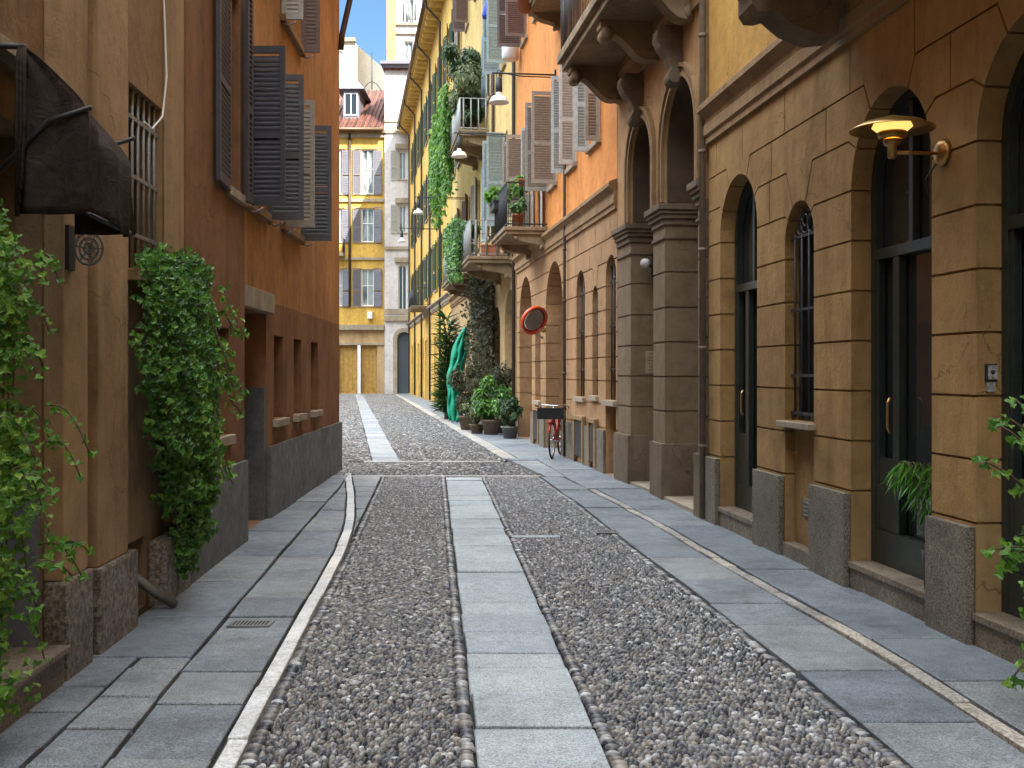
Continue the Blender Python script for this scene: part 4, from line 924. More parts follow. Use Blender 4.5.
# tiled roof, sloping back, with corrugated ribs
m = MB(); z0, z1 = fz(131.5), fz(131.5)+5.0
xa, xb = fx(290), fx(384.6)
m.hexa([(x, y, z) for x in (xa, xb) for (y, z) in ((FY-.7, z0), (FY+8, z1))for z in (z, z+.15)] )
n = int((xb-xa)/.32)
for i in range(n): x = xa+.16+i*.32; m.tube([(x, FY-.72, z0+.16), (x, FY+8, z1+.16)], .09, 6)
m.build('roof', 'tiles', hF)
MB().tube([(xa, FY-.8, z0+.02), (xb, FY-.8, z0+.02)], .12, 8).build('gutter', 'gutter', hF)
dm = MB(); dx0, dx1 = fx(340.5), fx(357); dz = z0+1.3
dm.box(dx0, dx1, FY+1.2, FY+6, dz-.4, dz+2.2); d_ = dm.build('dormer', 'slate_shutter', hF)
r_ = MB(); xm = (dx0+dx1)/2; r_.add([(dx0-.45, FY+.8, dz+2.2), (dx1+.45, FY+.8, dz+2.2), (xm, FY+2.6, dz+3.6), (dx0-.45, FY+7, dz+2.2), (dx1+.45, FY+7, dz+2.2), (xm, FY+7, dz+3.6)], [(0, 1, 2), (0, 2, 5, 3), (1, 4, 5, 2), (0, 3, 4, 1)])
r_.build('dormer_roof', 'slate_shutter', d_)
DF = Fr((0, FY+1.19, 0), (1, 0, 0), (0, -1, 0)); w2 = MB()
for i in range(3): w2.fbox(DF, dx0+.12+(dx1-dx0-.3)/2*i, dx0+.18+(dx1-dx0-.3)/2*i, dz+.2, dz+1.9, .002, .07)
for z in (.2, 1.85): w2.fbox(DF, dx0+.1, dx1-.1, dz+z, dz+z+.08, .003, .069)
w2.build('dormer_window', 'white_paint', d_); MB().fbox(DF, dx0+.15, dx1-.15, dz+.25, dz+1.85, .002, .03).build('dormer_glass', 'glass', d_)
body(FF, fx(290), fx(384.5), fz(131)-.2, .45, hF, roofmat='trim')

# cream block behind
hG = thing('apartment_block', 'plain cream block rising behind the red tiled roof', 'apartment block', (-15, 102, 0))
GD = 102; x0, x1 = fx(300, GD), fx(353.5, GD)
GFf = Fr((0, GD, 0), (1, 0, 0), (0, -1, 0)); zt = fz(42, GD)
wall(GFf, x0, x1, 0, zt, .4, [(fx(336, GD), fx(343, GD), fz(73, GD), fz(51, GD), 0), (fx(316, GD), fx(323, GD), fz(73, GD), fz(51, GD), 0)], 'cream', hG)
window(GFf, fx(336, GD), fx(343, GD), fz(73, GD), fz(51, GD), hG, fw=.1, gm='glass_pale'); window(GFf, fx(316, GD), fx(323, GD), fz(73, GD), fz(51, GD), hG, fw=.1)
m = MB(); m.add([(x1, GD, 0), (x1+3.4, GD+17, 0), (x1-10, GD+17, 0), (x1-10, GD+.5, 0), (x1, GD, zt), (x1+3.4, GD+17, zt), (x1-10, GD+17, zt), (x1-10, GD+.5, zt)], [(0, 1, 5, 4), (1, 2, 6, 5), (2, 3, 7, 6), (4, 5, 6, 7)])
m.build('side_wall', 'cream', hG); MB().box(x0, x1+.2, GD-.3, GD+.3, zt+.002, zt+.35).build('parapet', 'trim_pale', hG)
an = MB(); ax_ = fx(372, 96); an.tube([(ax_, 96, fz(112, 96)), (ax_, 96, fz(52, 96))], .05, 6)
an.tube([(ax_-.9+1.8*i/10, 96, fz(92, 96)+.9*math.sin(PI*i/10)) for i in range(11)], .04, 5)
tag(an.build('roof_antenna', 'iron'), 'thin rooftop mast with a curved hoop behind the red tiles', 'antenna')

# white house
hH = thing('town_house', 'white house with an arched blue-grey door at the end of the street', 'house', (-8.5, FY, 0))
xa, xb = fx(385), fx(440)
wi = [(fx(399), fx(406.5), fz(b), fz(a), 0) for a, b in ((152, 180), (206, 233))]+[(fx(398.5), fx(407), fz(310), fz(265), 1)]
WA = Fr((0, FY-.25, 0), (1, 0, 0), (0, -1, 0))
dr = (fx(397.5), fx(411), 0, fz(332), 1)
wall(WA, xa, xb, -.3, fz(70), .4, wi+[dr], 'white', hH)
for a, b, z0, z1, ar in wi:
    window(WA, a, b, z0, z1, hH, w=-.2, gm='glass_pale' if not ar else 'glass', fw=.08, sill='trim_pale', arch=bool(ar))
    if not ar: shutter(WA, a, z0-.05, z1+.05, .6, 8, -1, 'light_shutter', hH, pitch=.14)
    m = MB(); m.fbox(WA, a-.25, b+.25, z1+.15, z1+.55, .003, .25); m.build('hood', 'trim_pale', hH, bevel=.04)
m = MB(); r = (dr[1]-dr[0])/2; uc = (dr[0]+dr[1])/2; m.archband(WA, uc, dr[3]-r, r+.003, r+.3, 0, .003, .09); m.build('door_surround', 'trim_pale', hH)
m = MB(); m.fbox(WA, dr[0]-.1, dr[1]+.1, -.1, dr[3]+.1, -.35, -.28); m.fbox(WA, uc-.04, uc+.04, 0, dr[3]-r, -.28, -.24); m.fbox(WA, dr[0], dr[1], dr[3]-r-.05, dr[3]-r+.1, -.28, -.22); m.build('door', 'blue_wood', hH)
for y0, y1, w in ((250, 247, .15), (321, 316, .2), (314, 309, .08), (134, 131, .12), (123, 121, .1)): MB().fbox(WA, xa, xb, fz(y0), fz(y1), .004, w).build('string_course', 'trim_pale', hH)
m = MB(); m.box(xa-.1, xb, FY-.7, FY+6, fz(70)+.003, fz(67)); m.box(xa-.25, xb, FY-.95, FY+6, fz(67)+.003, fz(64)); m.build('roof', 'slate_shutter', hH)
body(WA, xa, xb, fz(70)-.1, .45, hH)

# tall tower block behind
hI = thing('apartment_block', 'tall cream and orange block with glazed balconies behind the white house', 'apartment block', (-8, 98, 0))
TD = 98; TFf = Fr((0, TD, 0), (1, 0, 0), (0, -1, 0))
ot = [(fx(404, TD), fx(414, TD), fz(23, TD), fz(-8, TD), 0), (fx(404, TD), fx(413, TD), fz(60, TD), fz(41, TD), 0), (fx(420, TD), fx(432, TD), fz(23, TD), fz(-8, TD), 0)]
wall(TFf, fx(386.5, TD), fx(460, TD), 0, fz(-40, TD), .4, ot, 'white', hI)
for a, b, z0, z1, _ in ot: window(TFf, a, b, z0, z1, hI, fw=.1, w=-.3, gm='glass_pale')
m = MB(); m.fbox(TFf, fx(387, TD), fx(395.5, TD), 15, fz(-39, TD), .004, .12); m.build('orange_panel', 'far_orange', hI)
for y in (24, 33): MB().fbox(TFf, fx(396, TD), fx(460, TD), fz(y+1.5, TD), fz(y-1, TD), .004, .2).build('string_course', 'trim_pale', hI)
m = MB(); railing(TFf, fx(404, TD), fx(416, TD), .9, fz(23, TD), 1.6, m, sp=.4, r=.03); m.build('railing', 'iron', hI)
body(TFf, fx(386.5, TD), fx(460, TD), fz(-40, TD), .45, hI)

# ================================================================== STREET FITTINGS
# brass disc lamp
bl = thing('wall_lamp', 'brass disc lamp with a glowing shade on the near right wall', 'lamp', RA.pt(7.02, 3.0, 0), )
c = RA.pt(7.0, 3.2, .36)
MB().lathe(c, [(0, .075), (.03, .07), (.1, .05), (.19, .025), (.262, -.015), (.262, -.02), (.19, .017), (.1, .04), (.03, .055), (0, .055)], 40).build('top_shade', 'brass', bl)
MB().lathe(c, [(.05, .035), (.11, .03), (.125, .0), (.09, -.03), (.085, -.03), (.1, .0)], 30).build('inner_shade', 'glow', bl)
MB().lathe(c, [(.03, .03), (.09, -.035), (.085, -.07), (.055, -.075), (.07, -.04), (.03, 0)], 26).build('middle_shade', 'brass', bl)
MB().lathe(c, [(.02, -.06), (.055, -.08), (.05, -.115), (.028, -.12), (.028, -.19), (.02, -.2), (0, -.2)], 20).build('lower_shade', 'brass', bl)
m = MB(); m.tube([c+V((0, 0, -.16)), RA.pt(7.02, 3.045, .03)], .012, 8); m.build('arm', 'brass', bl)
m = MB(); m.lathe(RA.pt(7.02, 3.05, .002), [(0, .05), (.05, .05), (.085, .03), (.09, 0), (0, 0)], 24, RA.N); m.build('wall_plate', 'brass', bl)
MB().tube([RA.pt(7.06, 3.0, .03), RA.pt(7.15, 2.9, .06), RA.pt(7.2, 2.8, .02)], .006, 6).build('cable', 'iron', bl)
ld = bpy.data.lights.new('lamp_bulb', 'POINT'); ld.energy = .35; ld.color = (1, .6, .2); ld.shadow_soft_size = .03
lo = bpy.data.objects.new('lamp_bulb', ld); C.objects.link(lo); lo.parent = bl; lo.location = c+V((0, 0, -.015))-bl.location

# hanging street lamps on arms
def street_lamp(fr, u, px, py, label, wpx, arm_y):
    x = (px-512)/F
    # walk out from the wall until the column of the lamp is reached
    w = 0
    while fr.pt(u, 0, w).x/fr.pt(u, 0, w).y > x and w < 3: w += .01
    d = fr.pt(u, 0, w).y; z = CH+(HY-py)/F*d; za = CH+(HY-arm_y)/F*d; r = wpx/2/F*d
    t = thing('street_lamp', label, 'street lamp', fr.pt(u, za, 0), 'street lamps hung on arms over the street')
    c = fr.pt(u, z, w)
    MB().lathe(c, [(r*.25, r*1.1), (r*.3, r*.75), (r*.7, r*.6), (r*.97, r*.15), (r, 0), (r*.95, 0), (r*.6, .3*r), (0, .35*r)], 26).build('shade', 'white_enamel', t)
    MB().lathe(c, [(0, r*2.6), (r*.3, r*2.5), (r*.36, r*1.2), (r*.25, r*1.05), (0, r*1.0)], 18).build('housing', 'iron', t)
    m = MB(); m.tube([fr.pt(u, za, 0), fr.pt(u, za, w+.15)], .018, 6); m.tube([fr.pt(u, za-.35*0-.05, 0), fr.pt(u, za-.05, w*.6), fr.pt(u, za, w*.95)], .012, 6); m.tube([c+V((0, 0, r*2.5)), fr.pt(u, za, w)], .015, 6)
    m.tube([fr.pt(u, za+.12*math.sin(i*PI/6)-.06, w+.05*math.cos(i*PI/6)) for i in range(12)], .01, 5, cyc=True)
    m.build('arm', 'iron', t); MB().fbox(fr, u-.04, u+.04, za-.15, za+.1, .002, .03).build('wall_plate', 'iron', t)
street_lamp(RC, 22.6, 499, 103, 'white street lamp in front of the orange wall, largest of the hanging lamps', 20, 73)
street_lamp(RE, 30.4, 459.5, 157, 'white street lamp hanging beside the bright green hanging creeper', 16, 133)
street_lamp(RE, 43, 418.5, 214, 'white street lamp hanging against the golden yellow wall', 11, 197)
street_lamp(RD, 58, 402, 242, 'smallest white street lamp, hanging before the white house', 8.5, 228)

# traffic mirror
tm = thing('traffic_mirror', 'round convex traffic mirror with an orange rim on the grooved wall', 'mirror', RC.pt(24.1, 2.4, 0))
c = V(((533.5-512)/F*23.4, 23.4, CH+(HY-320)/F*23.4)); axm = V((.52, -.76, -.42)).normalized()
MB().lathe(c, [(.27, 0), (.3, -.02), (.325, .0), (.325, .05), (.3, .07), (.275, .06), (.27, .04)], 36, axm).build('rim', 'orange_plastic', tm)
MB().lathe(c, [(0, .06), (.08, .057), (.16, .047), (.22, .034), (.275, .015), (.27, -.01), (0, -.03)], 36, axm).build('mirror_glass', 'mirror', tm)
MB().add([c+axm*.07+V((0, 0, .33)), c+axm*.25+V((0, 0, .28))]+[c+axm*.07+V((0, 0, .3)), c+axm*.25+V((0, 0, .26))], [(0, 1, 3, 2)]).tube([c-axm*.03, RC.pt(24.25, 2.5, .15), RC.pt(24.3, 2.4, 0)], .022, 8).build('bracket', 'grey_iron', tm)
yl = MB(); yl.lathe(RC.pt(23.6, 2.55, .1), [(0, -.06), (.05, -.05), (.06, 0), (.05, .05), (0, .06)], 12); tag(yl.build('warning_light', 'ochre_wood'), 'small yellow warning light on the pier beside the mirror', 'light')

# plaque on the pier jamb of house B
pq = thing('plaque', 'small pale printed plaque on the grey-brown pier', 'sign', RC.pt(16.18, 1.6, -.2))
m = MB(); m.fbox(RC, 16.185, 16.197, 1.63, 1.96, -.44, -.22); m.build('plate', 'trim_pale', pq, bevel=.002)
m = MB()
for i, (w0, w1) in enumerate(((-.36, -.27), (-.4, -.26), (-.41, -.25), (-.40, -.26), (-.41, -.27), (-.38, -.26))): m.fbox(RC, 16.18, 16.1845, 1.9-.045*i-(.0 if i else -.01), 1.915-.045*i+(.012 if i == 0 else 0), w0, w1)
m.build('print', 'terracotta', pq)
sp = thing('spotlight', 'small twin spotlight fixed high on the far grey-brown pier', 'spotlight', RC.pt(16.15, 3.1, 0))
m = MB(); m.lathe(RC.pt(16.0, 3.25, -.2), [(0, 0), (.05, 0), (.07, .12), (0, .12)], 16, (-.4, -.8, -.2)); m.build('lamp_head', 'white_enamel', sp)
m = MB(); m.fbox(RC, 16.05, 16.17, 3.05, 3.32, -.38, -.3); m.tube([RC.pt(16.0, 3.25, -.2), RC.pt(16.12, 3.15, -.32)], .015, 6); m.build('bracket', 'iron', sp)
# intercom
ic = thing('intercom', 'brass intercom panel on the jamb beside the near right door', 'intercom', RA.pt(6.63, 1.6, -.1))
m = MB(); m.fbox(RA, 6.618, 6.637, 1.595, 1.70, -.125, -.05); m.build('housing', 'iron', ic, bevel=.003)
m = MB(); m.fbox(RA, 6.611, 6.6175, 1.605, 1.69, -.12, -.062); m.fbox(RA, 6.625, 6.637, 1.53, 1.588, -.115, -.06); m.build('plate', 'marble_warm', ic, bevel=.002)
MB().lathe(RA.pt(6.61, 1.65, -.09), [(0, .006), (.012, .005), (.014, 0), (0, 0)], 14, -RA.U).build('button', 'iron', ic)
# drain grates
def grate(x0, x1, y0, y1, label):
    t = thing('drain_grate', label, 'drain', ((x0+x1)/2, y0, 0)); m = MB(); m.box(x0, x1, y0, y0+.015, 0, .009); m.box(x0, x1, y1-.015, y1, 0, .009); m.box(x0, x0+.015, y0+.015, y1-.015, 0, .009); m.box(x1-.015, x1, y0+.015, y1-.015, 0, .009)
    n = int((x1-x0)/.022)
    for i in range(1, n): x = x0+(x1-x0)*i/n; m.box(x-.004, x+.004, y0+.015, y1-.015, .0, .0075)
    m.build('frame', 'grey_iron', t); MB().box(x0+.01, x1-.01, y0+.01, y1-.01, .0045, .0055).build('pit', 'black_rubber', t)
grate(-1.85, -1.57, 7.12, 7.28, 'narrow iron drain grate in the left pavement slabs')
grate(.86, 1.1, 11.25, 11.47, 'square iron drain cover at the edge of the right cobbles')

# bicycle, parked facing the camera
bk = thing('bicycle', 'red bicycle with a black crate on its handlebar against the right wall', 'bicycle', ((553-512)/F*21, 21, 0))
fd = V((-.2, -1, 0)).normalized(); sd = V((1, -.2, 0)).normalized(); o = V(((555-512)/F*21.3+.03, 21.45, 0)); Z = V((0, 0, 1))
def bp(f, z, s=0): return o+fd*f+sd*s+Z*z
for f in (.52, -.53):
    t = MB(); t.tube([bp(f+.33*math.cos(i*PI/16), .35+.33*math.sin(i*PI/16)) for i in range(32)], .019, 8, cyc=True); w_ = t.build('wheel', 'black_rubber', bk)
    t = MB(); t.tube([bp(f+.305*math.cos(i*PI/16), .35+.305*math.sin(i*PI/16)) for i in range(32)], .008, 6, cyc=True)
    for i in range(18): t.tube([bp(f, .35, .02*(-1)**i), bp(f+.3*math.cos(i*PI/9), .35+.3*math.sin(i*PI/9))], .0018, 4)
    t.tube([bp(f, .35, -.04), bp(f, .35, .04)], .02, 8); t.build('rim', 'chrome', w_)
    t = MB(); t.tube([bp(f+.36*math.cos(a), .35+.36*math.sin(a)) for a in [(.15+.75*i/12)*PI for i in range(13)]], .018, 6); t.build('mudguard', 'red_paint', bk)
m = MB(); hd = bp(.36, .86); st = bp(-.2, .78); bb = bp(-.06, .3); hl = bp(.39, .68)
for a, b in ((hl, bb), (hd+Z*-.06, bb+Z*.12), (bb, st), (bb, bp(-.53, .35, .05)), (bb, bp(-.53, .35, -.05)), (st, bp(-.53, .35, .05)), (st, bp(-.53, .35, -.05)), (hl, hd)): m.tube([a, b], .016, 8)
m.build('frame', 'red_paint', bk)
m = MB()
for s in (-.05, .05): m.tube([hl, bp(.42, .62, s), bp(.52, .35, s)], .012, 8)
m.build('fork', 'red_paint', bk)
m = MB(); m.tube([hd, bp(.34, 1.0)], .013, 8); m.tube([bp(.2, .98, -.29), bp(.32, 1.02, -.22), bp(.35, 1.0, 0), bp(.32, 1.02, .22), bp(.2, .98, .29)], .012, 8)
m.build('handlebar', 'chrome', bk)
m = MB()
for s in (-.27, .27): m.tube([bp(.22, .985, s*.98), bp(.1, .965, s*1.08)], .017, 8)
m.build('grip', 'black_rubber', bk)
m = MB(); m.add([bp(-.36, .92, -.09), bp(-.36, .92, .09), bp(-.2, .93, .07), bp(.0, .92, .02), bp(.0, .92, -.02), bp(-.2, .93, -.07)]+[bp(-.36, .86, -.08), bp(-.36, .86, .08), bp(-.2, .87, .05), bp(-.01, .88, .015), bp(-.01, .88, -.015), bp(-.2, .87, -.05)], [(0, 1, 2, 3, 4, 5), (11, 10, 9, 8, 7, 6)]+[(i, (i+1) % 6, 6+(i+1) % 6, 6+i) for i in range(6)]); m.tube([st, bp(-.22, .88)], .012, 8); m.build('saddle', 'black_rubber', bk, bevel=.01)
m = MB(); cr = bp(.42, .76); W, D, Hh = .5, .3, .19
for s0, s1, f0, f1, z0, z1 in ((-W/2, W/2, 0, .012, 0, Hh), (-W/2, W/2, D-.012, D, 0, Hh), (-W/2, -W/2+.012, .012, D-.012, 0, Hh), (W/2-.012, W/2, .012, D-.012, 0, Hh), (-W/2, W/2, .012, D-.012, 0, .01)):
    m.obox(cr+sd*s0+fd*f0+Z*z0, sd*(s1-s0), fd*(f1-f0), Z*(z1-z0))
m.obox(cr+sd*(-W/2-.01)+fd*(-.01)+Z*(Hh), sd*(W+.02), fd*.03, Z*.015); m.obox(cr+sd*(-W/2-.01)+fd*(D-.02)+Z*(Hh), sd*(W+.02), fd*.03, Z*.015)
m.build('crate', 'box_black', bk)
m = MB(); m.tube([bb+sd*-.07, bb+sd*.07], .014, 8); m.tube([bb+sd*.07, bp(.05, .18, .08)], .008, 6); m.tube([bb+sd*-.07, bp(-.17, .42, -.08)], .008, 6); m.obox(bp(.0, .165, .06), sd*.09, fd*.09, Z*.02); m.obox(bp(-.22, .41, -.15), sd*.09, fd*.09, Z*.02)
m.build('crank', 'chrome', bk)
m = MB(); m.lathe(bp(.72, .7), [(0, 0), (.035, 0), (.045, .03), (0, .035)], 14, fd); m.build('reflector', 'red_paint', bk)

# ================================================================== PLANTS
# ivy curtain under the barred window
def ivy_stems(t, pts_list, r=.008):
    m = MB()
    for p in pts_list: m.tube(p, r, 5)
    m.build('stem', 'stem', t)
iv = thing('hanging_ivy', 'dense curtain of dark green ivy hanging below the barred window', 'ivy', L1.pt(7.7, 2.3, .1))
zk = [2.5, 2.3, 2.0, 1.6, 1.2, .8, .45, .18]; dm0 = [7.1, 7.1, 7.1, 7.15, 7.35, 7.7, 7.98, 8.05]; dm1 = [8.05, 8.2, 8.3, 8.4, 8.4, 8.38, 8.3, 8.2]; wm = [.28, .33, .35, .36, .34, .3, .24, .15]
def ivz(n, zs):
    P = []; Nn = []
    for z in zs(n):
        zz = -z; a = np.interp(zz, [-q for q in zk], dm0); b = np.interp(zz, [-q for q in zk], dm1); w = np.interp(zz, [-q for q in zk], wm)
        s = random.random(); edge = abs(2*s-1); ww = .03+(w*(1-edge**3*.5)*(random.random()**.45)+.03*math.sin(s*17+z*6)+.025*math.sin(z*23+s*5))
        P.append(tuple(L1.pt(a+(b-a)*s+.03*math.sin(z*14), z+random.uniform(-.04, .04), ww))); Nn.append((1.0, -.9+1.2*(s-.5), .35))
    return np.array(P), np.array(Nn)
p, nr = ivz(6800, lambda n: [2.46-1.75*random.random()**.95 for _ in range(n)]); 
p2, n2 = ivz(1300, lambda n: [.15+.8*random.random()**.6 for _ in range(n)])
leaves(np.vstack([p, p2]), np.vstack([nr, n2]), .05, 'ivy', iv, spread=.42)
# loose shoots
P = []; st_ = []
for k in range(16):
    z0 = random.uniform(.9, 2.3); s = L1.pt(random.uniform(7.7, 8.4), z0, .33); v = V((random.uniform(.03, .14), random.uniform(-.1, .25), random.uniform(-.28, -.05))); pts = []
    for i in range(7):
        t = i/6; q = s+v*t*1.3+V((0, 0, -.12*t*t+.03*math.sin(t*8))); pts.append(q); P += [tuple(q+V((random.uniform(-.03, .03),)*3)) for _ in range(3)]
    st_.append(pts)
leaves(P, (1, -.7, .3), .055, 'ivy_bright', iv, name='young_foliage', spread=.5)
for k in range(14): u = random.uniform(7.3, 8.2); st_.append([L1.pt(u, 2.4, .08), L1.pt(u+.1, 1.6, .2), L1.pt(u+.25, .9, .15), L1.pt(8.15+random.uniform(-.1, .1), .3, .1)])
ivy_stems(iv, st_, .005)
# near left ivy
iv = thing('climbing_ivy', 'bright leafy ivy with loose shoots at the left doorway, nearest the camera', 'ivy', L1.pt(4.6, 0, .2))
P = []; Nn = []; st_ = []
for k in range(135):
    z = random.uniform(.25, 2.32); u = 4.4+random.uniform(0, .46); w = .04+random.uniform(0, .17)+(.05 if 1.1 < z < 2.1 else 0)
    c = L1.pt(u, z, w+.05*math.sin(z*7)); r = random.uniform(.06, .13)
    for _ in range(34): e = V((random.gauss(0, 1), random.gauss(0, 1), random.gauss(0, 1))).normalized()*r*random.uniform(.4, 1.2); P.append(tuple(c+e)); Nn.append((e.x*4+.6, e.y*4-.9, e.z*4+.5))
for k in range(20):
    z0 = random.uniform(.4, 2.2); s = L1.pt(random.uniform(4.5, 4.95), z0, random.uniform(.2, .36)); v = V((random.uniform(.06, .2), random.uniform(-.05, .1), random.uniform(-.12, .12))); pts = []
    for i in range(8):
        t = i/7; q = s+v*t+V((0, 0, .05*math.sin(t*3)-.1*t*t)); pts.append(q)
        for _ in range(2 if i else 1): P.append(tuple(q+V((random.gauss(0, .012), random.gauss(0, .012), random.gauss(0, .012))))); Nn.append((.4, -1, .7))
    st_.append(pts)
leaves(P, np.array(Nn), .04, 'ivy_bright', iv, spread=.45)
for k in range(10): u = 4.4+.05*k; st_.append([L1.pt(u, 0, .12), L1.pt(u+.05, .8, .15), L1.pt(u, 1.5, .2), L1.pt(u+.1, 2.1, .18)])
ivy_stems(iv, st_, .004)
# right shrub
rs = thing('shrub', 'yellow-green leafy shrub arching into the right edge beside the dark door', 'shrub', (2.72, 4.9, 0))
P = []; Nn = []; st_ = []
for k in range(30):
    z1 = random.uniform(.3, 1.55); e = V((random.uniform(2.17, 2.6), random.uniform(4.7, 5.2), z1)); s = V((2.72, 4.9, .35)); mid = (s+e)/2+V((.05, 0, .38)); pts = []
    for i in range(11):
        t = i/10; q = s*(1-t)**2+mid*2*t*(1-t)+e*t*t; pts.append(q)
        if i > 2:
            for _ in range(4): P.append(tuple(q+V((random.gauss(0, .02), random.gauss(0, .02), random.gauss(0, .02))))); Nn.append((-.4, -1, .7))
    st_.append(pts)
leaves(P, np.array(Nn), .05, 'ivy_bright', rs, spread=.45); ivy_stems(rs, st_, .0045)
MB().lathe((2.72, 4.9, 0), [(0, 0), (.13, 0), (.18, .32), (.2, .33), (.2, .38), (.17, .38), (0, .34)], 20).build('pot', 'terracotta', rs)
# palm-like plant behind the tall door glass (indoors seen at the pane): arching fronds set in front of the frame foot
fp = thing('potted_palm', 'arching thin-leaved palm at the foot of the tall dark door', 'plant', RA.pt(7.34, .2, -.08))
m = MB(); P = []; Nn = []
for k in range(7):
    a = -1.1+k*.36; pts = []
    for i in range(12):
        t = i/11; q = RA.pt(7.34+.52*t*math.sin(a*.8+.9), .45+1.15*t-.62*t*t*t*1.1, -.09+.04*math.sin(a)*t); pts.append(q)
        if i > 2:
            for s in (-1, 0, 1): P.append(tuple(q+V((0, random.uniform(-.03, .03), random.uniform(-.02, .02))))); Nn.append((-.8, s*1.2, .3))
    m.tube(pts, .004, 5)
m.build('stem', 'stem', fp); leaves(P, np.array(Nn), .1, 'ivy', fp, tmpl='blade', spread=.25, roll=.55)
MB().lathe(RA.pt(7.34, .2, -.08), [(0, 0), (.05, 0), (.068, .26), (.06, .26), (0, .24)], 18).build('pot', 'iron', fp)

def px2(px, py, d): return V(((px-512)/F*d, d, CH+(HY-py)/F*d))
# far pavement plants (potted shrubs in a row)
GP = 'potted plants lined up on the far pavement'
def gp(px, d): return V(((px-512)/F*d, d, 0))
shrub('potted_shrub', 'dark round-leaved shrub in a grey pot beside the grooved pier', 'plant', gp(510, 27.4), (.36, .4, .42), 1500, .09, 'dark_leaf', 'grey_pipe', GP, pr=.22, ph=.3)
shrub('potted_shrub', 'broad glossy bright green plant, widest of the row of pots', 'plant', gp(491, 29.0), (.6, .5, .6), 2200, .14, 'ivy', 'dark_stone', GP, pr=.25, ph=.4)
shrub('potted_shrub', 'small silvery leaved shrub in a low dark pot under the broad green plant', 'plant', gp(477, 29.5), (.5, .45, .5), 1300, .09, 'olive_leaf', 'dark_stone', GP, pr=.2, ph=.25)
shrub('potted_shrub', 'brownish bushy plant between the silvery shrub and the green netting', 'plant', gp(468, 31.5), (.55, .5, .85), 2200, .1, 'brown_leaf', 'dark_stone', GP, pr=.28, ph=.4)
shrub('potted_shrub', 'low dark shrub at the wall end of the pots', 'plant', gp(498, 30), (.5, .4, .9), 1800, .1, 'brown_leaf', 'grey_pipe', GP, pr=.26, ph=.4)
# climber up the wall
cl = thing('wall_creeper', 'tall brown-green creeper covering the wall between the arches', 'creeper', RE.pt(34, 0, .1))
P = []; Nn = []
for k in range(150):
    z = random.uniform(1.0, 5.0); hw = np.interp(z, [1, 2.5, 4, 5], [1.3, 1.0, .8, .45]); u = 33.3+.6+random.uniform(-hw, hw)*1.5
    c = RE.pt(u, z, .22+random.uniform(0, .35)); 
    for _ in range(26): e = V((random.gauss(0, .16), random.gauss(0, .16), random.gauss(0, .2))); P.append(tuple(c+e)); Nn.append((-.6, -.9, .3))
leaves(P, np.array(Nn), .11, 'brown_leaf', cl); ivy_stems(cl, [[RE.pt(33.5+.15*k, 0, .1), RE.pt(33.3+.3*k, 2.5, .2), RE.pt(33.2+.3*k, 4.5, .15)] for k in range(6)], .03)
# yucca/cypress column and green netting
yc = thing('yucca', 'tall dark spiky yucca standing beyond the green netting', 'plant', gp(447, 39))
b_ = gp(447, 39); P = []; Nn = []; m = MB()
m.tube([b_, b_+V((.02, 0, 1.6)), b_+V((-.03, 0, 3.0))], .08, 8, rs=[.1, .07, .04]); m.build('trunk', 'stem', yc)
for zz, n, r in ((3.3, 90, .5), (2.5, 170, .4), (1.7, 220, .42), (1.0, 260, .4), (.5, 240, .4)):
    for i in range(n): a = random.uniform(0, 2*PI); e = V((math.cos(a), math.sin(a), random.uniform(-.5, 1.2))).normalized(); P.append(tuple(b_+V((0, 0, zz+random.uniform(-.35, .35)))+e*.1)); Nn.append(tuple(e))
P = np.array(P); Nn = np.array(Nn); N_ = len(P)
y_ = Nn/np.linalg.norm(Nn, axis=1, keepdims=True); xx = np.cross(y_, rng.normal(0, 1, (N_, 3))); xx /= np.linalg.norm(xx, axis=1, keepdims=True); zz_ = np.cross(xx, y_)
scatter('foliage', [(-.05, 0, 0), (.05, 0, 0), (.035, .5, .02), (0, 1, -.04), (-.035, .5, .02)], [(0, 1, 2, 4), (4, 2, 3)], P, np.stack([xx*.6, y_*.55, zz_*.6], axis=2)*rng.uniform(.7, 1.2, (N_, 1, 1)), 'dark_leaf', yc)
nt = thing('netting', 'bright green plastic netting draped over the plants on the pavement', 'netting', gp(456, 36))
vs = []; fs = []; nu, nv = 22, 36
for j in range(nv+1):
    t = j/nv; z = 3.05*(1-t)+.05; cx = np.interp(t, [0, .15, .5, 1], [465, 462, 455.5, 455.5]); hw = np.interp(t, [0, .06, .2, .6, 1], [2, 4.5, 7.5, 8, 7])
    for i in range(nu+1):
        s = i/nu; a = s*PI; px_ = cx+hw*(2*s-1)+.6*math.sin(t*20+s*4); d = 36.2-.35*math.sin(a)+.09*math.sin(s*19+t*5)+.05*math.sin(t*31+s*9)
        vs.append(((px_-512)/F*d, d, z+.02*math.sin(s*15)))
for j in range(nv):
    for i in range(nu): a = j*(nu+1)+i; fs.append((a, a+1, a+nu+2, a+nu+1))
m = MB(); m.add(vs, fs, True); o_ = m.build('mesh_sheet', 'net', nt); md = o_.modifiers.new('t', 'SOLIDIFY'); md.thickness = .02
MB().tube([gp(457, 36.3), gp(457, 36.3)+V((0, 0, 1.4)), V(((464-512)/F*36.3, 36.3, 2.95))], .05, 6).build('stake', 'stem', nt)

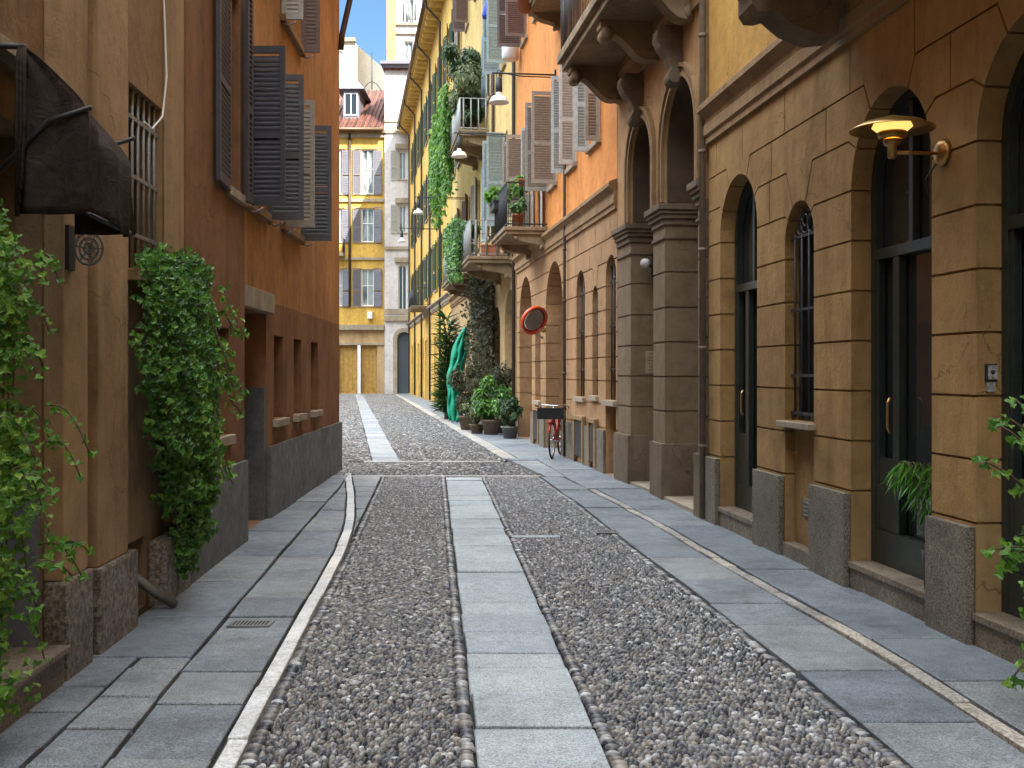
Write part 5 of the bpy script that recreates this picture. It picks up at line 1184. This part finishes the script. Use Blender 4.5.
# balcony plants
def trailing(label, fr, u0, u1, w0, w1, z0, z1, n, size, mat, tm='ivy', name='trailing_plant', taper=True, grp='plants on the balconies', k=40):
    t = thing(name, label, 'plant', fr.pt((u0+u1)/2, z1, (w0+w1)/2), grp); P = []; Nn = []; st = []
    for q in range(k):
        s = (q+.5)/k; u = u0+(u1-u0)*s+random.uniform(-.05, .05); L = (z1-z0)*(random.uniform(.45, 1) if taper else random.uniform(.85, 1)); w = random.uniform(w0, w1)
        st.append([fr.pt(u, z1, w), fr.pt(u+.02, z1-L*.5, w+.03), fr.pt(u, z1-L, w)])
        for _ in range(n//k):
            x = random.random(); P.append(tuple(fr.pt(u+random.gauss(0, .05), z1-L*x+random.uniform(0, .06), w+random.gauss(0, .05)))); Nn.append((fr.N.x, -.8, .4))
    leaves(P, np.array(Nn), size, mat, t, tmpl=tm); ivy_stems(t, st, .008); return t
trailing('bright green creeper hanging in a long curtain from the high balcony', RE, 38.0, 47.0, .8, 1.2, 7.4, 11.6, 7000, .2, 'ivy_bright', 'oval')
trailing('dark ivy spilling over the white-railed balcony', RE, 31.3, 34.6, 1.1, 1.4, 4.2, 6.0, 2400, .12, 'ivy')
shrub('balcony_shrub', 'dense dark ivy mound on top of the white-railed balcony', 'plant', RE.pt(31.4, 5.3, .95), (.35, .9, .4), 1600, .12, 'dark_leaf', None, 'plants on the balconies', lift=.35)
shrub('balcony_shrub', 'yellow-green fern in a dark trough on the balcony rail of the orange house', 'plant', RC.pt(25.7, 5.55, .8), (.35, .5, .32), 1100, .12, 'ivy_bright', None, 'plants on the balconies', lift=.25)
shrub('balcony_shrub', 'bright green fern at the shutter on the orange house balcony', 'plant', RC.pt(24.5, 5.6, .5), (.22, .3, .35), 600, .12, 'ivy_bright', None, 'plants on the balconies', lift=.2)
shrub('balcony_shrub', 'leafy plant in a terracotta pot standing on the lower balcony floor', 'plant', RC.pt(23.95, 4.77, .6), (.17, .17, .22), 420, .1, 'ivy', 'terracotta', 'plants on the balconies', pr=.13, ph=.3)
shrub('balcony_shrub', 'grey-green and cream shrub filling the high balcony', 'plant', RE.pt(37, 9.8, .55), (.75, 2.2, 1.1), 4200, .17, 'olive_leaf', None, 'plants on the balconies', k=22, lift=1.1)
shrub('balcony_shrub', 'dark green shrub crowning the high balcony', 'plant', RE.pt(38, 11.9, .5), (.8, 2.4, .55), 3200, .17, 'dark_leaf', None, 'plants on the balconies', k=16, lift=.3)
shrub('balcony_shrub', 'dark bush behind the bars of the high balcony', 'plant', RE.pt(35.6, 9.35, .45), (.4, .6, .5), 1200, .14, 'dark_leaf', None, 'plants on the balconies', lift=.5)
shrub('balcony_shrub', 'small dark bush on the long balcony beyond the ivy', 'plant', RE.pt(36, 5.3, .6), (.35, .6, .55), 1000, .14, 'dark_leaf', None, 'plants on the balconies', lift=.3)
def trough(fr, u0, u1, w0, w1, z, h, mat, label):
    m = MB(); m.fbox(fr, u0, u1, z, z+h, w0, w1); m.fbox(fr, u0-.02, u1+.02, z+h-.04, z+h+.002, w0-.02, w1+.02); tag(m.build('planter', mat, bevel=.006), label, 'planter', 'planters on the balcony rails')
trough(RC, 25.2, 26.0, .78, .98, 5.38, .2, 'iron', 'dark planter holding the yellow-green fern'); trough(RC, 23.72, 23.95, .1, .6, 5.68, .13, 'terracotta', 'long terracotta planter on the near rail of the orange house balcony')
trough(RE, 29.5, 29.75, .3, .8, 4.76, .3, 'terracotta', 'terracotta planter behind the white railing')
for i, (u, w, z, lab) in enumerate(((20.6, .74, 9.35, 'terracotta pot hung outside the upper balcony, nearest of three'), (21.3, .74, 9.05, 'terracotta pot hung outside the upper balcony, middle of three'), (22.0, .74, 8.8, 'terracotta pot hung lowest outside the upper balcony'))):
    shrub('hanging_pot', lab, 'plant pot', RC.pt(u, z, w), (.16, .16, .14), 160, .09, 'dark_leaf', 'terracotta', 'pots hung on the upper balcony', pr=.14, ph=.26)
m = MB(); c = px2(487, 19, 31.2); m.lathe(c, [(0, 0), (.13, .02), (.15, .1), (.1, .32), (.05, .45), (.04, .7), (0, .72)], 14); tag(m.build('parasol', 'blue_cloth'), 'folded blue parasol above the grey-blue shutter', 'parasol')
m = MB(); c = RC.pt(27.9, 9.55, .25); m.lathe(c, [(0, 0), (.2, 0), (.22, .05), (.22, .36), (.18, .4), (0, .4)], 14); tag(m.build('wall_box', 'white_enamel'), 'white round junction box under the mauve shutter', 'junction box')

# ================================================================== CAMERA, SUN, SKY
cam = bpy.data.cameras.new('camera'); co = bpy.data.objects.new('camera', cam); C.objects.link(co); S.camera = co
co.location = (0, 0, CH); co.rotation_euler = (PI/2, 0, 0)
cam.sensor_width = 36; cam.lens = F/1024*36; cam.shift_y = -(384-HY)/1024; cam.clip_end = 800; cam.clip_start = .05
EL = math.radians(42); AZ = math.radians(33)      # the sun stands behind the camera, to the right
dirn = V((math.sin(AZ)*math.cos(EL), -math.cos(AZ)*math.cos(EL), math.sin(EL)))      # towards the sun
sl = bpy.data.lights.new('sun', 'SUN'); sl.energy = 2.0; sl.angle = math.radians(.5); sl.color = (1, .93, .82)
so = bpy.data.objects.new('sun', sl); C.objects.link(so); so.rotation_euler = dirn.to_track_quat('Z', 'Y').to_euler(); so.location = (0, 0, 30)
W = bpy.data.worlds.new('World'); S.world = W; W.use_nodes = True; nt_ = W.node_tree
sk = nt_.nodes.new('ShaderNodeTexSky'); sk.sky_type = 'NISHITA'; sk.sun_disc = False; sk.sun_elevation = EL; sk.sun_rotation = math.atan2(dirn.x, dirn.y)
sk.air_density = 1.2; sk.dust_density = .2; sk.ozone_density = 3
# added fill: sky brightened overhead to light the street, dimmed low to stay blue
tc_ = nt_.nodes.new('ShaderNodeTexCoord'); sp_ = nt_.nodes.new('ShaderNodeSeparateXYZ'); nt_.links.new(tc_.outputs['Generated'], sp_.inputs[0])
zenith_fill = nt_.nodes.new('ShaderNodeMix'); zenith_fill.data_type = 'RGBA'; zenith_fill.blend_type = 'MIX'; zenith_fill.inputs[7].default_value = (15, 16, 17, 1)
mr_ = nt_.nodes.new('ShaderNodeMapRange'); nt_.links.new(sp_.outputs['Z'], mr_.inputs[0]); mr_.inputs[1].default_value = .36; mr_.inputs[2].default_value = .62; mr_.inputs[3].default_value = 0; mr_.inputs[4].default_value = .85
dk = nt_.nodes.new('ShaderNodeMix'); dk.data_type = 'RGBA'; dk.blend_type = 'MULTIPLY'; dk.inputs[0].default_value = 1; dk.inputs[7].default_value = (.25, .31, .345, 1)
nt_.links.new(sk.outputs[0], dk.inputs[6]); nt_.links.new(mr_.outputs[0], zenith_fill.inputs[0]); nt_.links.new(dk.outputs[2], zenith_fill.inputs[6])
nt_.links.new(zenith_fill.outputs[2], nt_.nodes['Background'].inputs['Color']); nt_.nodes['Background'].inputs['Strength'].default_value = .065
S.view_settings.view_transform = 'Standard'; S.view_settings.look = 'None'; S.view_settings.gamma = 1; S.view_settings.exposure = 3.05
S.render.engine = 'CYCLES'; S.cycles.max_bounces = 7; S.cycles.diffuse_bounces = 5; S.cycles.glossy_bounces = 3; S.cycles.use_denoising = True
